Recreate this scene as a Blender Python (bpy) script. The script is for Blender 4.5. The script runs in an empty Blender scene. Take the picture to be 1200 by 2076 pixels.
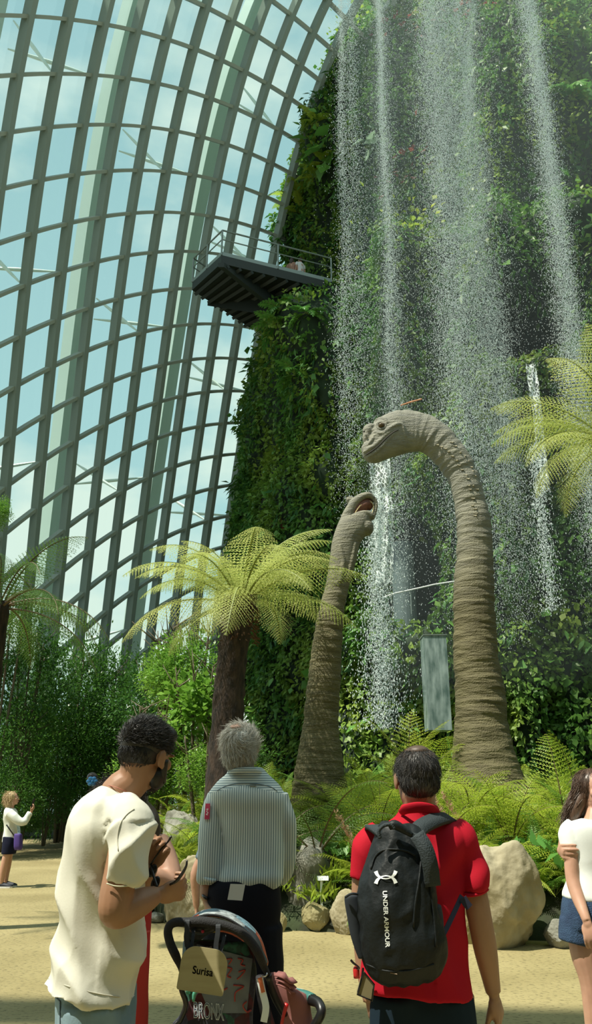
import bpy, math, random
import numpy as np
from mathutils import Vector, Matrix, noise
from mathutils.bvhtree import BVHTree
random.seed(7); NR = np.random.RandomState(7)
D = bpy.data; SC = bpy.context.scene; COL = SC.collection
R = math.radians
# ---------------------------------------------------------------- camera, exposure, sky, sun
CAMZ = 1.55; TH = R(19.6); F = 1600.0; ST, CT = math.sin(TH), math.cos(TH)
cd = D.cameras.new('camera'); cam = D.objects.new('camera', cd); COL.objects.link(cam)
cam.location = (0, 0, CAMZ); cam.rotation_euler = (R(90) + TH, 0, 0)
cd.sensor_fit = 'VERTICAL'; cd.sensor_height = 36.0; cd.lens = 36.0 * F / 2076.0
cd.clip_start = 0.05; cd.clip_end = 500
SC.camera = cam
SC.view_settings.view_transform = 'Standard'; SC.view_settings.look = 'None'
SC.view_settings.gamma = 1; SC.view_settings.use_curve_mapping = False
SC.view_settings.exposure = 0.0
SUN_DIR = Vector((-0.42, -0.22, 0.88)).normalized()       # towards the sun
sd = D.lights.new('sun', 'SUN'); sd.energy = 7.0; sd.angle = R(0.55); sd.color = (1.0, 0.95, 0.80)
sun = D.objects.new('sun', sd); COL.objects.link(sun); sun.location = (-20, -10, 40)
sun.rotation_euler = SUN_DIR.to_track_quat('Z', 'Y').to_euler()
W = D.worlds.new('sky'); SC.world = W; W.use_nodes = True
nt = W.node_tree; nt.nodes.clear()
def nn(t, ty, **kw):
    n = t.nodes.new(ty)
    for k, v in kw.items(): setattr(n, k, v)
    return n
wo = nn(nt, 'ShaderNodeOutputWorld'); bg = nn(nt, 'ShaderNodeBackground'); tc = nn(nt, 'ShaderNodeTexCoord')
sep = nn(nt, 'ShaderNodeSeparateXYZ'); nt.links.new(tc.outputs['Generated'], sep.inputs[0])
ramp = nn(nt, 'ShaderNodeValToRGB'); nt.links.new(sep.outputs[2], ramp.inputs[0])
e = ramp.color_ramp.elements
e[0].position = 0.0; e[0].color = (0.60, 0.76, 0.74, 1); e[1].position = 0.85; e[1].color = (0.40, 0.62, 0.68, 1)
k = e.new(0.25); k.color = (0.55, 0.80, 0.84, 1)
mp = nn(nt, 'ShaderNodeMapping'); mp.inputs['Scale'].default_value = (2.2, 2.2, 5.0); mp.inputs['Location'].default_value = (0.3, 0.2, 0.55)
nz = nn(nt, 'ShaderNodeTexNoise'); nz.inputs['Scale'].default_value = 1.4; nz.inputs['Detail'].default_value = 6
nt.links.new(tc.outputs['Generated'], mp.inputs[0]); nt.links.new(mp.outputs[0], nz.inputs[0])
cr = nn(nt, 'ShaderNodeValToRGB'); cr.color_ramp.elements[0].position = 0.47; cr.color_ramp.elements[1].position = 0.62
nt.links.new(nz.outputs[0], cr.inputs[0])
mx = nn(nt, 'ShaderNodeMixRGB'); mx.inputs[2].default_value = (0.92, 1.0, 0.92, 1)
nt.links.new(cr.outputs[0], mx.inputs[0]); nt.links.new(ramp.outputs[0], mx.inputs[1]); nt.links.new(mx.outputs[0], bg.inputs[0])
bg.inputs[1].default_value = 1.0
nt.links.new(bg.outputs[0], wo.inputs[0])
# ---------------------------------------------------------------- geometry helpers
def P(px, py, Y):
    """world point on the photograph's ray through a pixel, at ground distance Y"""
    u = (px - 600) / F; v = (1038 - py) / F
    t = Y / (CT - v * ST)
    return Vector((u * t, Y, CAMZ + (ST + v * CT) * t))
def PG(px, py, z=0.0):
    """world point where the ray meets height z"""
    u = (px - 600) / F; v = (1038 - py) / F
    t = (z - CAMZ) / (ST + v * CT)
    return Vector((u * t, (CT - v * ST) * t, z))
def MPP(px, py, Y):
    v = (1038 - py) / F
    return Y / (CT - v * ST) / F       # metres per pixel there
def tag(o, label=None, cat=None, group=None, kind=None):
    if label: o['label'] = label
    if cat: o['category'] = cat
    if group: o['group'] = group
    if kind: o['kind'] = kind
    return o
def empty(name, loc=(0, 0, 0), rz=0.0, label=None, cat=None, group=None, kind=None):
    o = D.objects.new(name, None); COL.objects.link(o); o.location = loc; o.rotation_euler = (0, 0, rz)
    o.empty_display_size = 0.1
    return tag(o, label, cat, group, kind)
def mesh_np(name, V, faces, mats, smooth=False, midx=None):
    me = D.meshes.new(name)
    me.from_pydata([tuple(map(float, v)) for v in V] if not isinstance(V, np.ndarray) else V.tolist(), [], faces)
    for m in (mats if isinstance(mats, (list, tuple)) else [mats]): me.materials.append(m)
    if midx is not None: me.polygons.foreach_set('material_index', midx)
    if smooth: me.polygons.foreach_set('use_smooth', [True] * len(me.polygons))
    me.update(); return me
def fast_mesh(name, V, Fq, mats, smooth=False, midx=None):
    """V (n,3) array, Fq (m,k) int array with k corners each"""
    me = D.meshes.new(name); n, m, kk = len(V), len(Fq), Fq.shape[1]
    me.vertices.add(n); me.vertices.foreach_set('co', np.asarray(V, dtype=np.float32).ravel())
    me.loops.add(m * kk); me.loops.foreach_set('vertex_index', Fq.astype(np.int32).ravel())
    me.polygons.add(m); me.polygons.foreach_set('loop_start', np.arange(m, dtype=np.int32) * kk)
    me.polygons.foreach_set('loop_total', np.full(m, kk, dtype=np.int32))
    for a in (mats if isinstance(mats, (list, tuple)) else [mats]): me.materials.append(a)
    if midx is not None: me.polygons.foreach_set('material_index', np.asarray(midx, dtype=np.int32))
    if smooth: me.polygons.foreach_set('use_smooth', np.ones(m, dtype=bool))
    me.update(calc_edges=True); me.validate(); return me
def link(name, me, parent=None, loc=None):
    o = D.objects.new(name, me); COL.objects.link(o)
    if parent is not None: o.parent = parent
    if loc is not None: o.location = loc
    return o
def frame(d, up=Vector((0, 0, 1))):
    d = d.normalized()
    a = d.cross(up)
    if a.length < 1e-4: a = d.cross(Vector((0, 1, 0)))
    a.normalize(); return a, a.cross(d).normalized()
def crom(pts, n):
    """Catmull-Rom through rows of numbers, n samples per span"""
    A = np.array([list(p) for p in pts], float)
    if len(A) < 3 or n <= 1: return A
    Q = np.vstack([2 * A[0] - A[1], A, 2 * A[-1] - A[-2]]); out = []
    for i in range(1, len(Q) - 2):
        for t in np.arange(n) / n:
            a, b, c, d = Q[i - 1], Q[i], Q[i + 1], Q[i + 2]
            out.append(0.5 * ((2 * b) + (-a + c) * t + (2 * a - 5 * b + 4 * c - d) * t ** 2 + (-a + 3 * b - 3 * c + d) * t ** 3))
    out.append(Q[-2]); return np.array(out)
class MB:
    def __init__(s): s.V = []; s.F = []; s.M = []; s.m = 0
    def add(s, V, Fs):
        b = len(s.V); s.V += [tuple(v) for v in V]; s.F += [tuple(b + i for i in f) for f in Fs]; s.M += [s.m] * len(Fs)
    def box(s, c, sx, sy, sz, rot=None):
        V = [Vector((x * sx / 2, y * sy / 2, z * sz / 2)) for x in (-1, 1) for y in (-1, 1) for z in (-1, 1)]
        if rot is not None: V = [rot @ v for v in V]
        c = Vector(c); s.add([v + c for v in V], [(0, 1, 3, 2), (4, 6, 7, 5), (0, 4, 5, 1), (2, 3, 7, 6), (0, 2, 6, 4), (1, 5, 7, 3)])
    def rings(s, rs, caps=True, closed=True):
        n = len(rs[0]); V = [v for r in rs for v in r]; Fs = []
        for i in range(len(rs) - 1):
            for j in range(n if closed else n - 1):
                k = (j + 1) % n; Fs.append((i * n + j, i * n + k, (i + 1) * n + k, (i + 1) * n + j))
        if caps: Fs.append(tuple(range(n))[::-1]); Fs.append(tuple((len(rs) - 1) * n + j for j in range(n)))
        s.add(V, Fs)
    def tube(s, pts, rad, n=8, sub=1, flat=1.0, up=Vector((0, 0, 1)), caps=True):
        """flat: ratio of the second cross axis"""
        if not hasattr(rad, '__len__'): rad = [rad] * len(pts)
        A = crom([list(p) + [r] for p, r in zip(pts, rad)], sub) if sub > 1 else np.array([list(p) + [r] for p, r in zip(pts, rad)])
        pp = [Vector(a[:3]) for a in A]; rr = A[:, 3]; rs = []
        pa = None
        for i, p in enumerate(pp):
            d = pp[min(i + 1, len(pp) - 1)] - pp[max(i - 1, 0)]
            if d.length < 1e-9: d = Vector((0, 0, 1))
            if pa is None: a, b = frame(d, up)
            else:
                d.normalize(); a = (pa - d * pa.dot(d))
                a = a.normalized() if a.length > 1e-6 else frame(d, up)[0]
                b = a.cross(d)
            pa = a
            rs.append([p + a * math.cos(t) * rr[i] + b * math.sin(t) * rr[i] * flat for t in [2 * math.pi * k / n for k in range(n)]])
        s.rings(rs, caps)
    def ell(s, c, rx, ry, rz, rot=None, nu=16, nv=10):
        c = Vector(c); rs = []
        for i in range(nv + 1):
            ph = math.pi * (i + 0.0) / nv; ph = min(max(ph, 0.05), math.pi - 0.05); r = []
            for j in range(nu):
                t = 2 * math.pi * j / nu
                v = Vector((rx * math.sin(ph) * math.cos(t), ry * math.sin(ph) * math.sin(t), -rz * math.cos(ph)))
                r.append(c + (rot @ v if rot is not None else v))
            rs.append(r)
        s.rings(rs)
    def loft(s, rows, n=24, sub=4, e=2.0, X=Vector((1, 0, 0)), Yv=Vector((0, 1, 0))):
        """rows: (cx,cy,cz, rx, ry) horizontal superellipse rings"""
        A = crom(rows, sub); rs = []
        for a in A:
            c = Vector(a[:3]); r = []
            for k in range(n):
                t = 2 * math.pi * k / n; ct, st_ = math.cos(t), math.sin(t)
                r.append(c + X * a[3] * math.copysign(abs(ct) ** (2 / e), ct) + Yv * a[4] * math.copysign(abs(st_) ** (2 / e), st_))
            rs.append(r)
        s.rings(rs)
    def mesh(s, name, mats, smooth=False):
        return mesh_np(name, s.V, s.F, mats, smooth, s.M)
    def build(s, name, mats, parent=None, smooth=False):
        return link(name, s.mesh(name, mats, smooth), parent)
def mod_mesh(me, mods):
    o = D.objects.new('tmp', me); COL.objects.link(o)
    for ty, kw in mods:
        m = o.modifiers.new('m', ty)
        for k_, v in kw.items(): setattr(m, k_, v)
    bpy.context.view_layer.update()
    dg = bpy.context.evaluated_depsgraph_get()
    out = D.meshes.new_from_object(o.evaluated_get(dg)); D.objects.remove(o)
    return out
def fuse(mb, name, mat, voxel=0.01, sm=4, parent=None, fac=0.5, disp=None, link_it=True):
    """overlapping closed shapes become one continuous skin"""
    me = mb.mesh(name, [mat])
    me = mod_mesh(me, [('REMESH', dict(mode='VOXEL', voxel_size=voxel, adaptivity=0.0)), ('SMOOTH', dict(factor=fac, iterations=sm))])
    me.name = name; me.materials.clear(); me.materials.append(mat)
    if disp:
        n = len(me.vertices); co = np.empty(n * 3, np.float32); me.vertices.foreach_get('co', co); co = co.reshape(-1, 3)
        no = np.empty(n * 3, np.float32); me.vertices.foreach_get('normal', no); no = no.reshape(-1, 3)
        co = disp(co, no); me.vertices.foreach_set('co', np.asarray(co, dtype=np.float32).ravel()); me.update()
    me.polygons.foreach_set('use_smooth', [True] * len(me.polygons)); me.update()
    return link(name, me, parent) if link_it else me
def fnoise(p, sc=(1, 1, 1), off=0.0):
    return noise.noise(Vector((p[0] * sc[0] + off, p[1] * sc[1] + off * 1.7, p[2] * sc[2] - off)))
def text_mesh(name, s, size, mat, extrude=0.001, sx=1.0, bold=0.0):
    c = D.curves.new(name, 'FONT'); c.body = s; c.size = size; c.extrude = extrude; c.offset = bold
    c.align_x = 'CENTER'; c.align_y = 'CENTER'
    o = D.objects.new('t', c); COL.objects.link(o); bpy.context.view_layer.update()
    me = D.meshes.new_from_object(o.evaluated_get(bpy.context.evaluated_depsgraph_get())); D.objects.remove(o)
    for v in me.vertices: v.co.x *= sx
    me.materials.clear(); me.materials.append(mat); me.name = name
    return me
# ---------------------------------------------------------------- materials
def mat_new(name):
    m = D.materials.new(name); m.use_nodes = True; t = m.node_tree
    return m, t, t.nodes['Principled BSDF'], t.nodes['Material Output']
def mat(name, col, rough=0.6, metal=0.0, noise_s=None, col2=None, bump=0.0, bscale=30, spec=0.5, stretch=None, detail=4, lo=.35, hi=.65, coat=0.0):
    m, t, b, o = mat_new(name)
    b.inputs['Base Color'].default_value = (*col, 1); b.inputs['Roughness'].default_value = rough
    b.inputs['Metallic'].default_value = metal; b.inputs['Specular IOR Level'].default_value = spec
    tcn = nn(t, 'ShaderNodeTexCoord'); src = tcn.outputs['Object']
    if stretch:
        mpn = nn(t, 'ShaderNodeMapping'); mpn.inputs['Scale'].default_value = stretch; t.links.new(src, mpn.inputs[0]); src = mpn.outputs[0]
    if noise_s:
        n = nn(t, 'ShaderNodeTexNoise'); n.inputs['Scale'].default_value = noise_s; n.inputs['Detail'].default_value = detail
        r = nn(t, 'ShaderNodeValToRGB'); r.color_ramp.elements[0].position = lo; r.color_ramp.elements[1].position = hi
        r.color_ramp.elements[0].color = (*col, 1); r.color_ramp.elements[1].color = (*(col2 or col), 1)
        t.links.new(src, n.inputs[0]); t.links.new(n.outputs[0], r.inputs[0]); t.links.new(r.outputs[0], b.inputs['Base Color'])
    if bump:
        n = nn(t, 'ShaderNodeTexNoise'); n.inputs['Scale'].default_value = bscale; n.inputs['Detail'].default_value = 6
        bp = nn(t, 'ShaderNodeBump'); bp.inputs['Strength'].default_value = bump; bp.inputs['Distance'].default_value = 0.02
        t.links.new(src, n.inputs[0]); t.links.new(n.outputs[0], bp.inputs['Height']); t.links.new(bp.outputs[0], b.inputs['Normal'])
    return m
def leaf_mat(name, c1, c2, trans=0.45, rough=0.45, patch=None, pscale=0.35, c3=None):
    """leaf colour varies leaf by leaf (random per island) and plant by plant; thin leaves let light through"""
    m, t, b, o = mat_new(name)
    g = nn(t, 'ShaderNodeNewGeometry'); oi = nn(t, 'ShaderNodeObjectInfo')
    r = nn(t, 'ShaderNodeMixRGB'); r.inputs[1].default_value = (*c1, 1); r.inputs[2].default_value = (*c2, 1)
    ad = nn(t, 'ShaderNodeMath', operation='ADD'); mu = nn(t, 'ShaderNodeMath', operation='MULTIPLY'); mu.inputs[1].default_value = 0.5
    t.links.new(g.outputs['Random Per Island'], ad.inputs[0]); t.links.new(oi.outputs['Random'], ad.inputs[1])
    t.links.new(ad.outputs[0], mu.inputs[0]); t.links.new(mu.outputs[0], r.inputs[0]); colo = r.outputs[0]
    if patch:
        tcn = nn(t, 'ShaderNodeTexCoord'); n = nn(t, 'ShaderNodeTexNoise'); n.inputs['Scale'].default_value = pscale; n.inputs['Detail'].default_value = 3
        rr = nn(t, 'ShaderNodeValToRGB'); rr.color_ramp.elements[0].position = 0.42; rr.color_ramp.elements[1].position = 0.62
        t.links.new(tcn.outputs['Object'], n.inputs[0]); t.links.new(n.outputs[0], rr.inputs[0])
        x = nn(t, 'ShaderNodeMixRGB'); x.inputs[2].default_value = (*patch, 1)
        t.links.new(rr.outputs[0], x.inputs[0]); t.links.new(colo, x.inputs[1]); colo = x.outputs[0]
    t.links.new(colo, b.inputs['Base Color']); b.inputs['Roughness'].default_value = rough; b.inputs['Specular IOR Level'].default_value = 0.35
    tr = nn(t, 'ShaderNodeBsdfTranslucent'); t.links.new(colo, tr.inputs[0])
    ms = nn(t, 'ShaderNodeMixShader'); ms.inputs[0].default_value = trans
    t.links.new(b.outputs[0], ms.inputs[1]); t.links.new(tr.outputs[0], ms.inputs[2]); t.links.new(ms.outputs[0], o.inputs[0])
    return m
M = {}
M['steel'] = mat('painted steel rib', (0.27, 0.325, 0.28), 0.5)
M['steel_l'] = mat('light painted steel', (0.36, 0.40, 0.33), 0.5)
M['arch'] = mat('outer white steel arch', (0.50, 0.58, 0.55), 0.5)
M['strut'] = mat('white strut', (0.75, 0.80, 0.77), 0.35)
M['deck'] = mat('dark deck steel', (0.018, 0.026, 0.023), 0.6)
M['rail'] = mat('grey rail', (0.22, 0.27, 0.25), 0.4, 0.3)
M['rock_core'] = mat('dark planted rock', (0.012, 0.022, 0.012), 0.9, noise_s=1.2, col2=(0.02, 0.045, 0.018), bump=0.6, bscale=6)
M['soil'] = mat('dark soil', (0.02, 0.022, 0.012), 0.95, noise_s=3, col2=(0.03, 0.045, 0.015), bump=0.6, bscale=15)
def glass_mat():
    m, t, b, o = mat_new('tinted dome glass')
    t.nodes.remove(b)
    tr = nn(t, 'ShaderNodeBsdfTransparent'); tr.inputs[0].default_value = (0.80, 0.94, 0.89, 1)
    gl = nn(t, 'ShaderNodeBsdfGlossy'); gl.inputs['Roughness'].default_value = 0.05; gl.inputs[0].default_value = (0.8, 0.95, 0.92, 1)
    fr = nn(t, 'ShaderNodeFresnel'); fr.inputs[0].default_value = 1.45
    ms = nn(t, 'ShaderNodeMixShader'); t.links.new(fr.outputs[0], ms.inputs[0]); t.links.new(tr.outputs[0], ms.inputs[1]); t.links.new(gl.outputs[0], ms.inputs[2])
    t.links.new(ms.outputs[0], o.inputs[0]); return m
M['glass'] = glass_mat()
# ---------------------------------------------------------------- glass dome wall: a grid of ribs and purlins on an ellipsoid shell
EC = Vector((12, 0, 0)); ER = (34.0, 46.0, 45.0)
def shell(px, py, off=0.0):
    u = (px - 600) / F; v = (1038 - py) / F
    d = Vector((u, CT - v * ST, ST + v * CT)); o = Vector((0, 0, CAMZ)) - EC
    a = sum((d[i] / (ER[i] + off)) ** 2 for i in range(3)); b = 2 * sum(d[i] * o[i] / (ER[i] + off) ** 2 for i in range(3))
    c = sum((o[i] / (ER[i] + off)) ** 2 for i in range(3)) - 1
    t = (-b + math.sqrt(max(b * b - 4 * a * c, 0))) / (2 * a); return o + EC + d * t
def shell_n(p):
    q = p - EC; return Vector((q[0] / ER[0] ** 2, q[1] / ER[1] ** 2, q[2] / ER[2] ** 2)).normalized()
GRID = {-3: {9: (660, 0), 10: (700, 43)}, -2: {8: (585, 30), 9: (630, 65), 10: (672, 102)},
 -1: {5: (410, 13), 6: (463, 42), 7: (512, 68), 8: (558, 98), 9: (602, 130), 10: (645, 163)},
 0: {0: (50, 31), 1: (131, 38), 2: (206, 48), 3: (270, 63), 4: (331, 76), 5: (387, 98), 6: (438, 118), 7: (487, 143), 8: (533, 170), 9: (580, 197), 10: (625, 228)},
 1: {0: (25, 153), 1: (106, 150), 2: (181, 152), 3: (246, 159), 4: (309, 168), 5: (367, 182), 6: (418, 198), 7: (468, 218), 8: (517, 240), 9: (560, 263), 10: (607, 290)},
 2: {0: (10, 268), 1: (88, 257), 2: (162, 252), 3: (229, 254), 4: (289, 258), 5: (346, 265), 6: (400, 275), 7: (452, 292), 8: (500, 310), 9: (545, 330), 10: (583, 350)},
 3: {1: (71, 365), 2: (143, 353), 3: (214, 347), 4: (276, 344), 5: (331, 346), 6: (384, 353), 7: (435, 363), 8: (485, 380), 9: (529, 395), 10: (569, 413)},
 4: {1: (57, 470), 2: (130, 451), 3: (197, 439), 4: (258, 432), 5: (316, 430), 6: (370, 430), 7: (422, 437), 8: (470, 450)},
 5: {1: (44, 579), 2: (117, 551), 3: (184, 532), 4: (246, 518), 5: (305, 511), 6: (356, 509), 7: (410, 510)},
 6: {1: (33, 682), 2: (106, 647), 3: (172, 623), 4: (235, 607), 5: (292, 592), 6: (345, 586), 7: (394, 586)},
 7: {1: (26, 783), 2: (96, 745), 3: (162, 715), 4: (226, 691), 5: (283, 672), 6: (335, 662), 7: (386, 659), 8: (431, 658), 9: (479, 660)},
 8: {1: (13, 887), 2: (86, 841), 3: (152, 806), 4: (214, 776), 5: (271, 754), 6: (325, 739), 7: (375, 729), 8: (422, 726), 9: (468, 726)},
 9: {2: (77, 933), 3: (141, 894), 4: (204, 860), 5: (262, 835), 6: (315, 813), 7: (363, 802), 8: (411, 795), 9: (457, 792)},
 10: {2: (69, 1030), 3: (133, 984), 4: (195, 946), 5: (251, 916), 6: (303, 891), 7: (352, 875), 8: (401, 865), 9: (445, 857), 10: (492, 859)},
 11: {3: (122, 1075), 4: (185, 1030), 5: (242, 995), 6: (293, 967), 7: (342, 948), 8: (391, 932), 9: (436, 923), 10: (481, 919)},
 12: {3: (112, 1165), 4: (175, 1115), 5: (232, 1077), 6: (282, 1045), 7: (334, 1019), 8: (382, 1002), 9: (427, 990), 10: (473, 983)},
 13: {3: (103, 1250), 4: (167, 1202), 5: (222, 1157), 6: (273, 1122), 7: (325, 1092), 8: (372, 1068)},
 14: {4: (157, 1283), 5: (213, 1237), 6: (265, 1198), 7: (315, 1168)},
 15: {5: (202, 1318), 6: (255, 1277), 7: (307, 1240)}, 16: {6: (247, 1353), 7: (297, 1313), 8: (343, 1280)}}
_pt = [(i, j, *xy) for j, r in GRID.items() for i, xy in r.items()]
def basis(i, j):
    a = (i - 5) / 6.0; b = (j - 6) / 10.0
    return [a ** p * b ** q for p in range(5) for q in range(5) if p + q <= 4]
_A = np.array([basis(i, j) for i, j, _, _ in _pt]); _x = np.array([p[2] for p in _pt]); _y = np.array([p[3] for p in _pt])
_w = 1e-3 * np.eye(_A.shape[1])
cxf = np.linalg.lstsq(np.vstack([_A, _w]), np.concatenate([_x, np.zeros(len(_w))]), rcond=None)[0]
cyf = np.linalg.lstsq(np.vstack([_A, _w]), np.concatenate([_y, np.zeros(len(_w))]), rcond=None)[0]
print('grid fit rms', np.sqrt(np.mean((_A @ cxf - _x) ** 2 + (_A @ cyf - _y) ** 2)))
def gpt(i, j, off=0.0):
    b = np.array(basis(i, j)); return shell(float(b @ cxf), float(b @ cyf), off)
J0, J1 = -5, 18; I0, I1 = -1, 12
def beam(mb, pts, w, h0, h1):
    """rectangular beam along pts; h0..h1 measured along the shell normal (inwards positive)"""
    rs = []
    for k in range(len(pts)):
        d = (pts[min(k + 1, len(pts) - 1)] - pts[max(k - 1, 0)]).normalized(); n = -shell_n(pts[k]); s = d.cross(n).normalized(); n = s.cross(d).normalized()
        if n.dot(-shell_n(pts[k])) < 0: n = -n
        p = pts[k]; rs.append([p - s * w / 2 + n * h0, p + s * w / 2 + n * h0, p + s * w / 2 + n * h1, p - s * w / 2 + n * h1])
    mb.rings(rs)
dome = empty('wall_left', (0, 0, 0), kind='structure', label='curved glass dome wall with green-grey steel ribs and purlins', cat='wall')
js = list(np.arange(J0, J1 + 0.01, 0.5))
for i in range(I0, I1 + 1):
    mb = MB(); beam(mb, [gpt(i, j) for j in js], 0.20, -0.03, 0.50); mb.build('rib', [M['steel']], dome)
for j in range(J0, J1 + 1):
    mb = MB(); beam(mb, [gpt(i, j) for i in np.arange(I0, I1 + 0.01, 0.5)], 0.13, 0.0, 0.36); mb.build('purlin', [M['steel_l']], dome)
for i in range(I0, I1):
    V = []; Fs = []
    for a in range(len(js)):
        V += [gpt(i, js[a], 0.03), gpt(i + 1, js[a], 0.03)]
        if a: b = 2 * a; Fs.append((b - 2, b - 1, b + 1, b))
    link('glass_strip', mesh_np('glass_strip', V, Fs, [M['glass']], False), dome)
# outer arches and V struts behind the glass
for n, ai in enumerate((0.35, 4.05, 7.85)):
    mb = MB(); pts = []
    for j in np.arange(J0, J1 + .01, 0.5):
        p = gpt(ai, j, 0.0); pts.append(p + shell_n(p) * 3.0)
    beam(mb, pts, 0.6, -0.8, 0.1); mb.build('outer_arch', [M['arch']], dome)
    for jn in {0: (1, 5, 9, 13), 1: (-1, 3, 7, 11, 15), 2: (1, 5, 9, 13)}[n]:
        ib = {0: 1, 1: 5, 2: 9}[n]
        for q in (0, 1):
            a = gpt(ai + 0.25, jn - 0.9 + 0.5 * q); a = a + shell_n(a) * 2.4; b = gpt(ib + q, jn) 
            mm = a.lerp(b, 0.5); mb = MB(); mb.tube([a, a.lerp(b, .2), mm, a.lerp(b, .8), b], [.03, .06, .085, .06, .03], 8)
            mb.build('strut', [M['strut']], dome)
# roof ribs of the same dome overhead: they stripe the floor with shadow
roof = empty('ceiling', (0, 0, 0), kind='structure', label='dome roof ribs overhead', cat='roof')
for k, yy in enumerate((-23.5, -20.8, -18.4, -15.6, -13.2, -10.4, -8.0, -5.2, -2.6)):
    mb = MB(); pts = []
    for x in np.arange(-36, 10, 2.0):
        y = yy - 0.22 * (x + 12); z2 = 1 - ((x - 12) / 52) ** 2 - (y / 52) ** 2
        pts.append(Vector((x, y, 40 * math.sqrt(max(z2, 0.05)))))
    beam(mb, pts, 0.75, -0.3, 0.3); mb.build('roof_rib', [M['steel']], roof)
# unseen walls added behind and beside the camera to dim the sky light
M['hall'] = mat('unseen dark wall', (.03, .05, .025), .9, noise_s=2, col2=(.06, .09, .04), bump=.5, bscale=8)
mb = MB(); mb.box((2, -7.5, 6), 60, .5, 12); tag(mb.build('added_wall_back', [M['hall']]), kind='structure', label='unseen dark wall added behind the visitors to cut sky light', cat='wall')
mb = MB(); mb.box((24, 12, 9), .5, 40, 18); tag(mb.build('added_wall_right', [M['hall']]), kind='structure', label='unseen dark wall added right of the hall to cut sky light', cat='wall')
# ---------------------------------------------------------------- floor and planting bed
def floor_mat():
    m, t, b, o = mat_new('sandy worn concrete')
    tcn = nn(t, 'ShaderNodeTexCoord')
    def N(s, d=5, sc=(1, 1, 1)):
        mpn = nn(t, 'ShaderNodeMapping'); mpn.inputs['Scale'].default_value = sc; n = nn(t, 'ShaderNodeTexNoise')
        n.inputs['Scale'].default_value = s; n.inputs['Detail'].default_value = d
        t.links.new(tcn.outputs['Object'], mpn.inputs[0]); t.links.new(mpn.outputs[0], n.inputs[0]); return n
    a = N(0.6); b2 = N(22, 8, (1, 1.6, 1)); c = N(5, 3, (1.0, 2.2, 1))
    r = nn(t, 'ShaderNodeValToRGB'); r.color_ramp.elements[0].color = (0.24, 0.198, 0.085, 1); r.color_ramp.elements[1].color = (0.345, 0.29, 0.14, 1)
    r.color_ramp.elements[0].position = .35; r.color_ramp.elements[1].position = .65
    t.links.new(a.outputs[0], r.inputs[0])
    r2 = nn(t, 'ShaderNodeValToRGB'); r2.color_ramp.elements[0].position = 0.36; r2.color_ramp.elements[1].position = 0.46
    r2.color_ramp.elements[0].color = (0.35, 0.35, 0.33, 1); r2.color_ramp.elements[1].color = (1, 1, 1, 1)
    t.links.new(b2.outputs[0], r2.inputs[0])
    mm = nn(t, 'ShaderNodeMixRGB', blend_type='MULTIPLY'); mm.inputs[0].default_value = 0.7
    t.links.new(r.outputs[0], mm.inputs[1]); t.links.new(r2.outputs[0], mm.inputs[2]); t.links.new(mm.outputs[0], b.inputs['Base Color'])
    bp = nn(t, 'ShaderNodeBump'); bp.inputs['Strength'].default_value = 0.5; bp.inputs['Distance'].default_value = 0.01
    t.links.new(b2.outputs[0], bp.inputs['Height']); t.links.new(bp.outputs[0], b.inputs['Normal'])
    b.inputs['Roughness'].default_value = 0.75
    return m
M['floor'] = floor_mat()
mb = MB(); mb.box((4, 21, -0.1), 90, 66, 0.2)
tag(mb.build('floor', [M['floor']]), kind='structure', label='sandy beige textured concrete floor', cat='floor')
def bed_edge(x):      # front edge of the bed, in metres ahead of the camera
    if x < -1.9: return min(11.0 + (-1.9 - x) * 7.0, 31.0)
    return 11.0 - 0.45 * (x + 1.9) * 0.55
def bed_z(x, y):
    d = y - bed_edge(x)
    if d < 0: return -0.2
    h = 0.10 + 1.35 * (1 - math.exp(-d / 2.2))
    if x < -2.5: h *= 0.25
    return h + 0.12 * fnoise((x, y, 0), (.6, .6, 1))
V = []; Fs = []; nx, ny = 90, 60
for a in range(nx + 1):
    x = -26 + 50 * a / nx
    for b in range(ny + 1):
        ye = bed_edge(x) + 0.0; y = ye + (40 - ye) * (b / ny) ** 1.6
        V.append((x, y, bed_z(x, y) if b else -0.15))
for a in range(nx):
    for b in range(ny): i = a * (ny + 1) + b; Fs.append((i, i + ny + 1, i + ny + 2, i + 1))
tag(link('planting_bed', mesh_np('planting_bed', V, Fs, [M['soil']], True)), kind='structure', label='dark soil bed rising behind the boulders', cat='planting bed')
V = []; Fs = []
for a in range(21):                                      # the left bed beyond the path
    y = 18 + 24 * a / 20
    for b in range(9): x = -8.2 - (y - 18) * .12 - 1.8 * b; V.append((x, y, -.05 if b == 0 else .25 + .15 * fnoise((x, y, 0), (.7, .7, 1))))
for a in range(20):
    for b in range(8): i = a * 9 + b; Fs.append((i, i + 9, i + 10, i + 1))
tag(link('planting_bed', mesh_np('planting_bed', V, Fs, [M['soil']], True)), kind='structure', label='dark soil bed left of the path', cat='planting bed')
# low kerb round the left bed
mb = MB(); rs = []
for x in np.arange(-4.6, -1.8, 0.2):
    y = bed_edge(x) - 0.12; rs.append([Vector((x, y - .1, -.02)), Vector((x, y - .1, .22)), Vector((x, y + .12, .24)), Vector((x, y + .12, -.02))])
mb.rings(rs); tag(mb.build('trim_1', [mat('dark kerb', (0.05, 0.06, 0.045), .8)]), kind='structure', label='low dark kerb along the left bed', cat='kerb')
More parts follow.
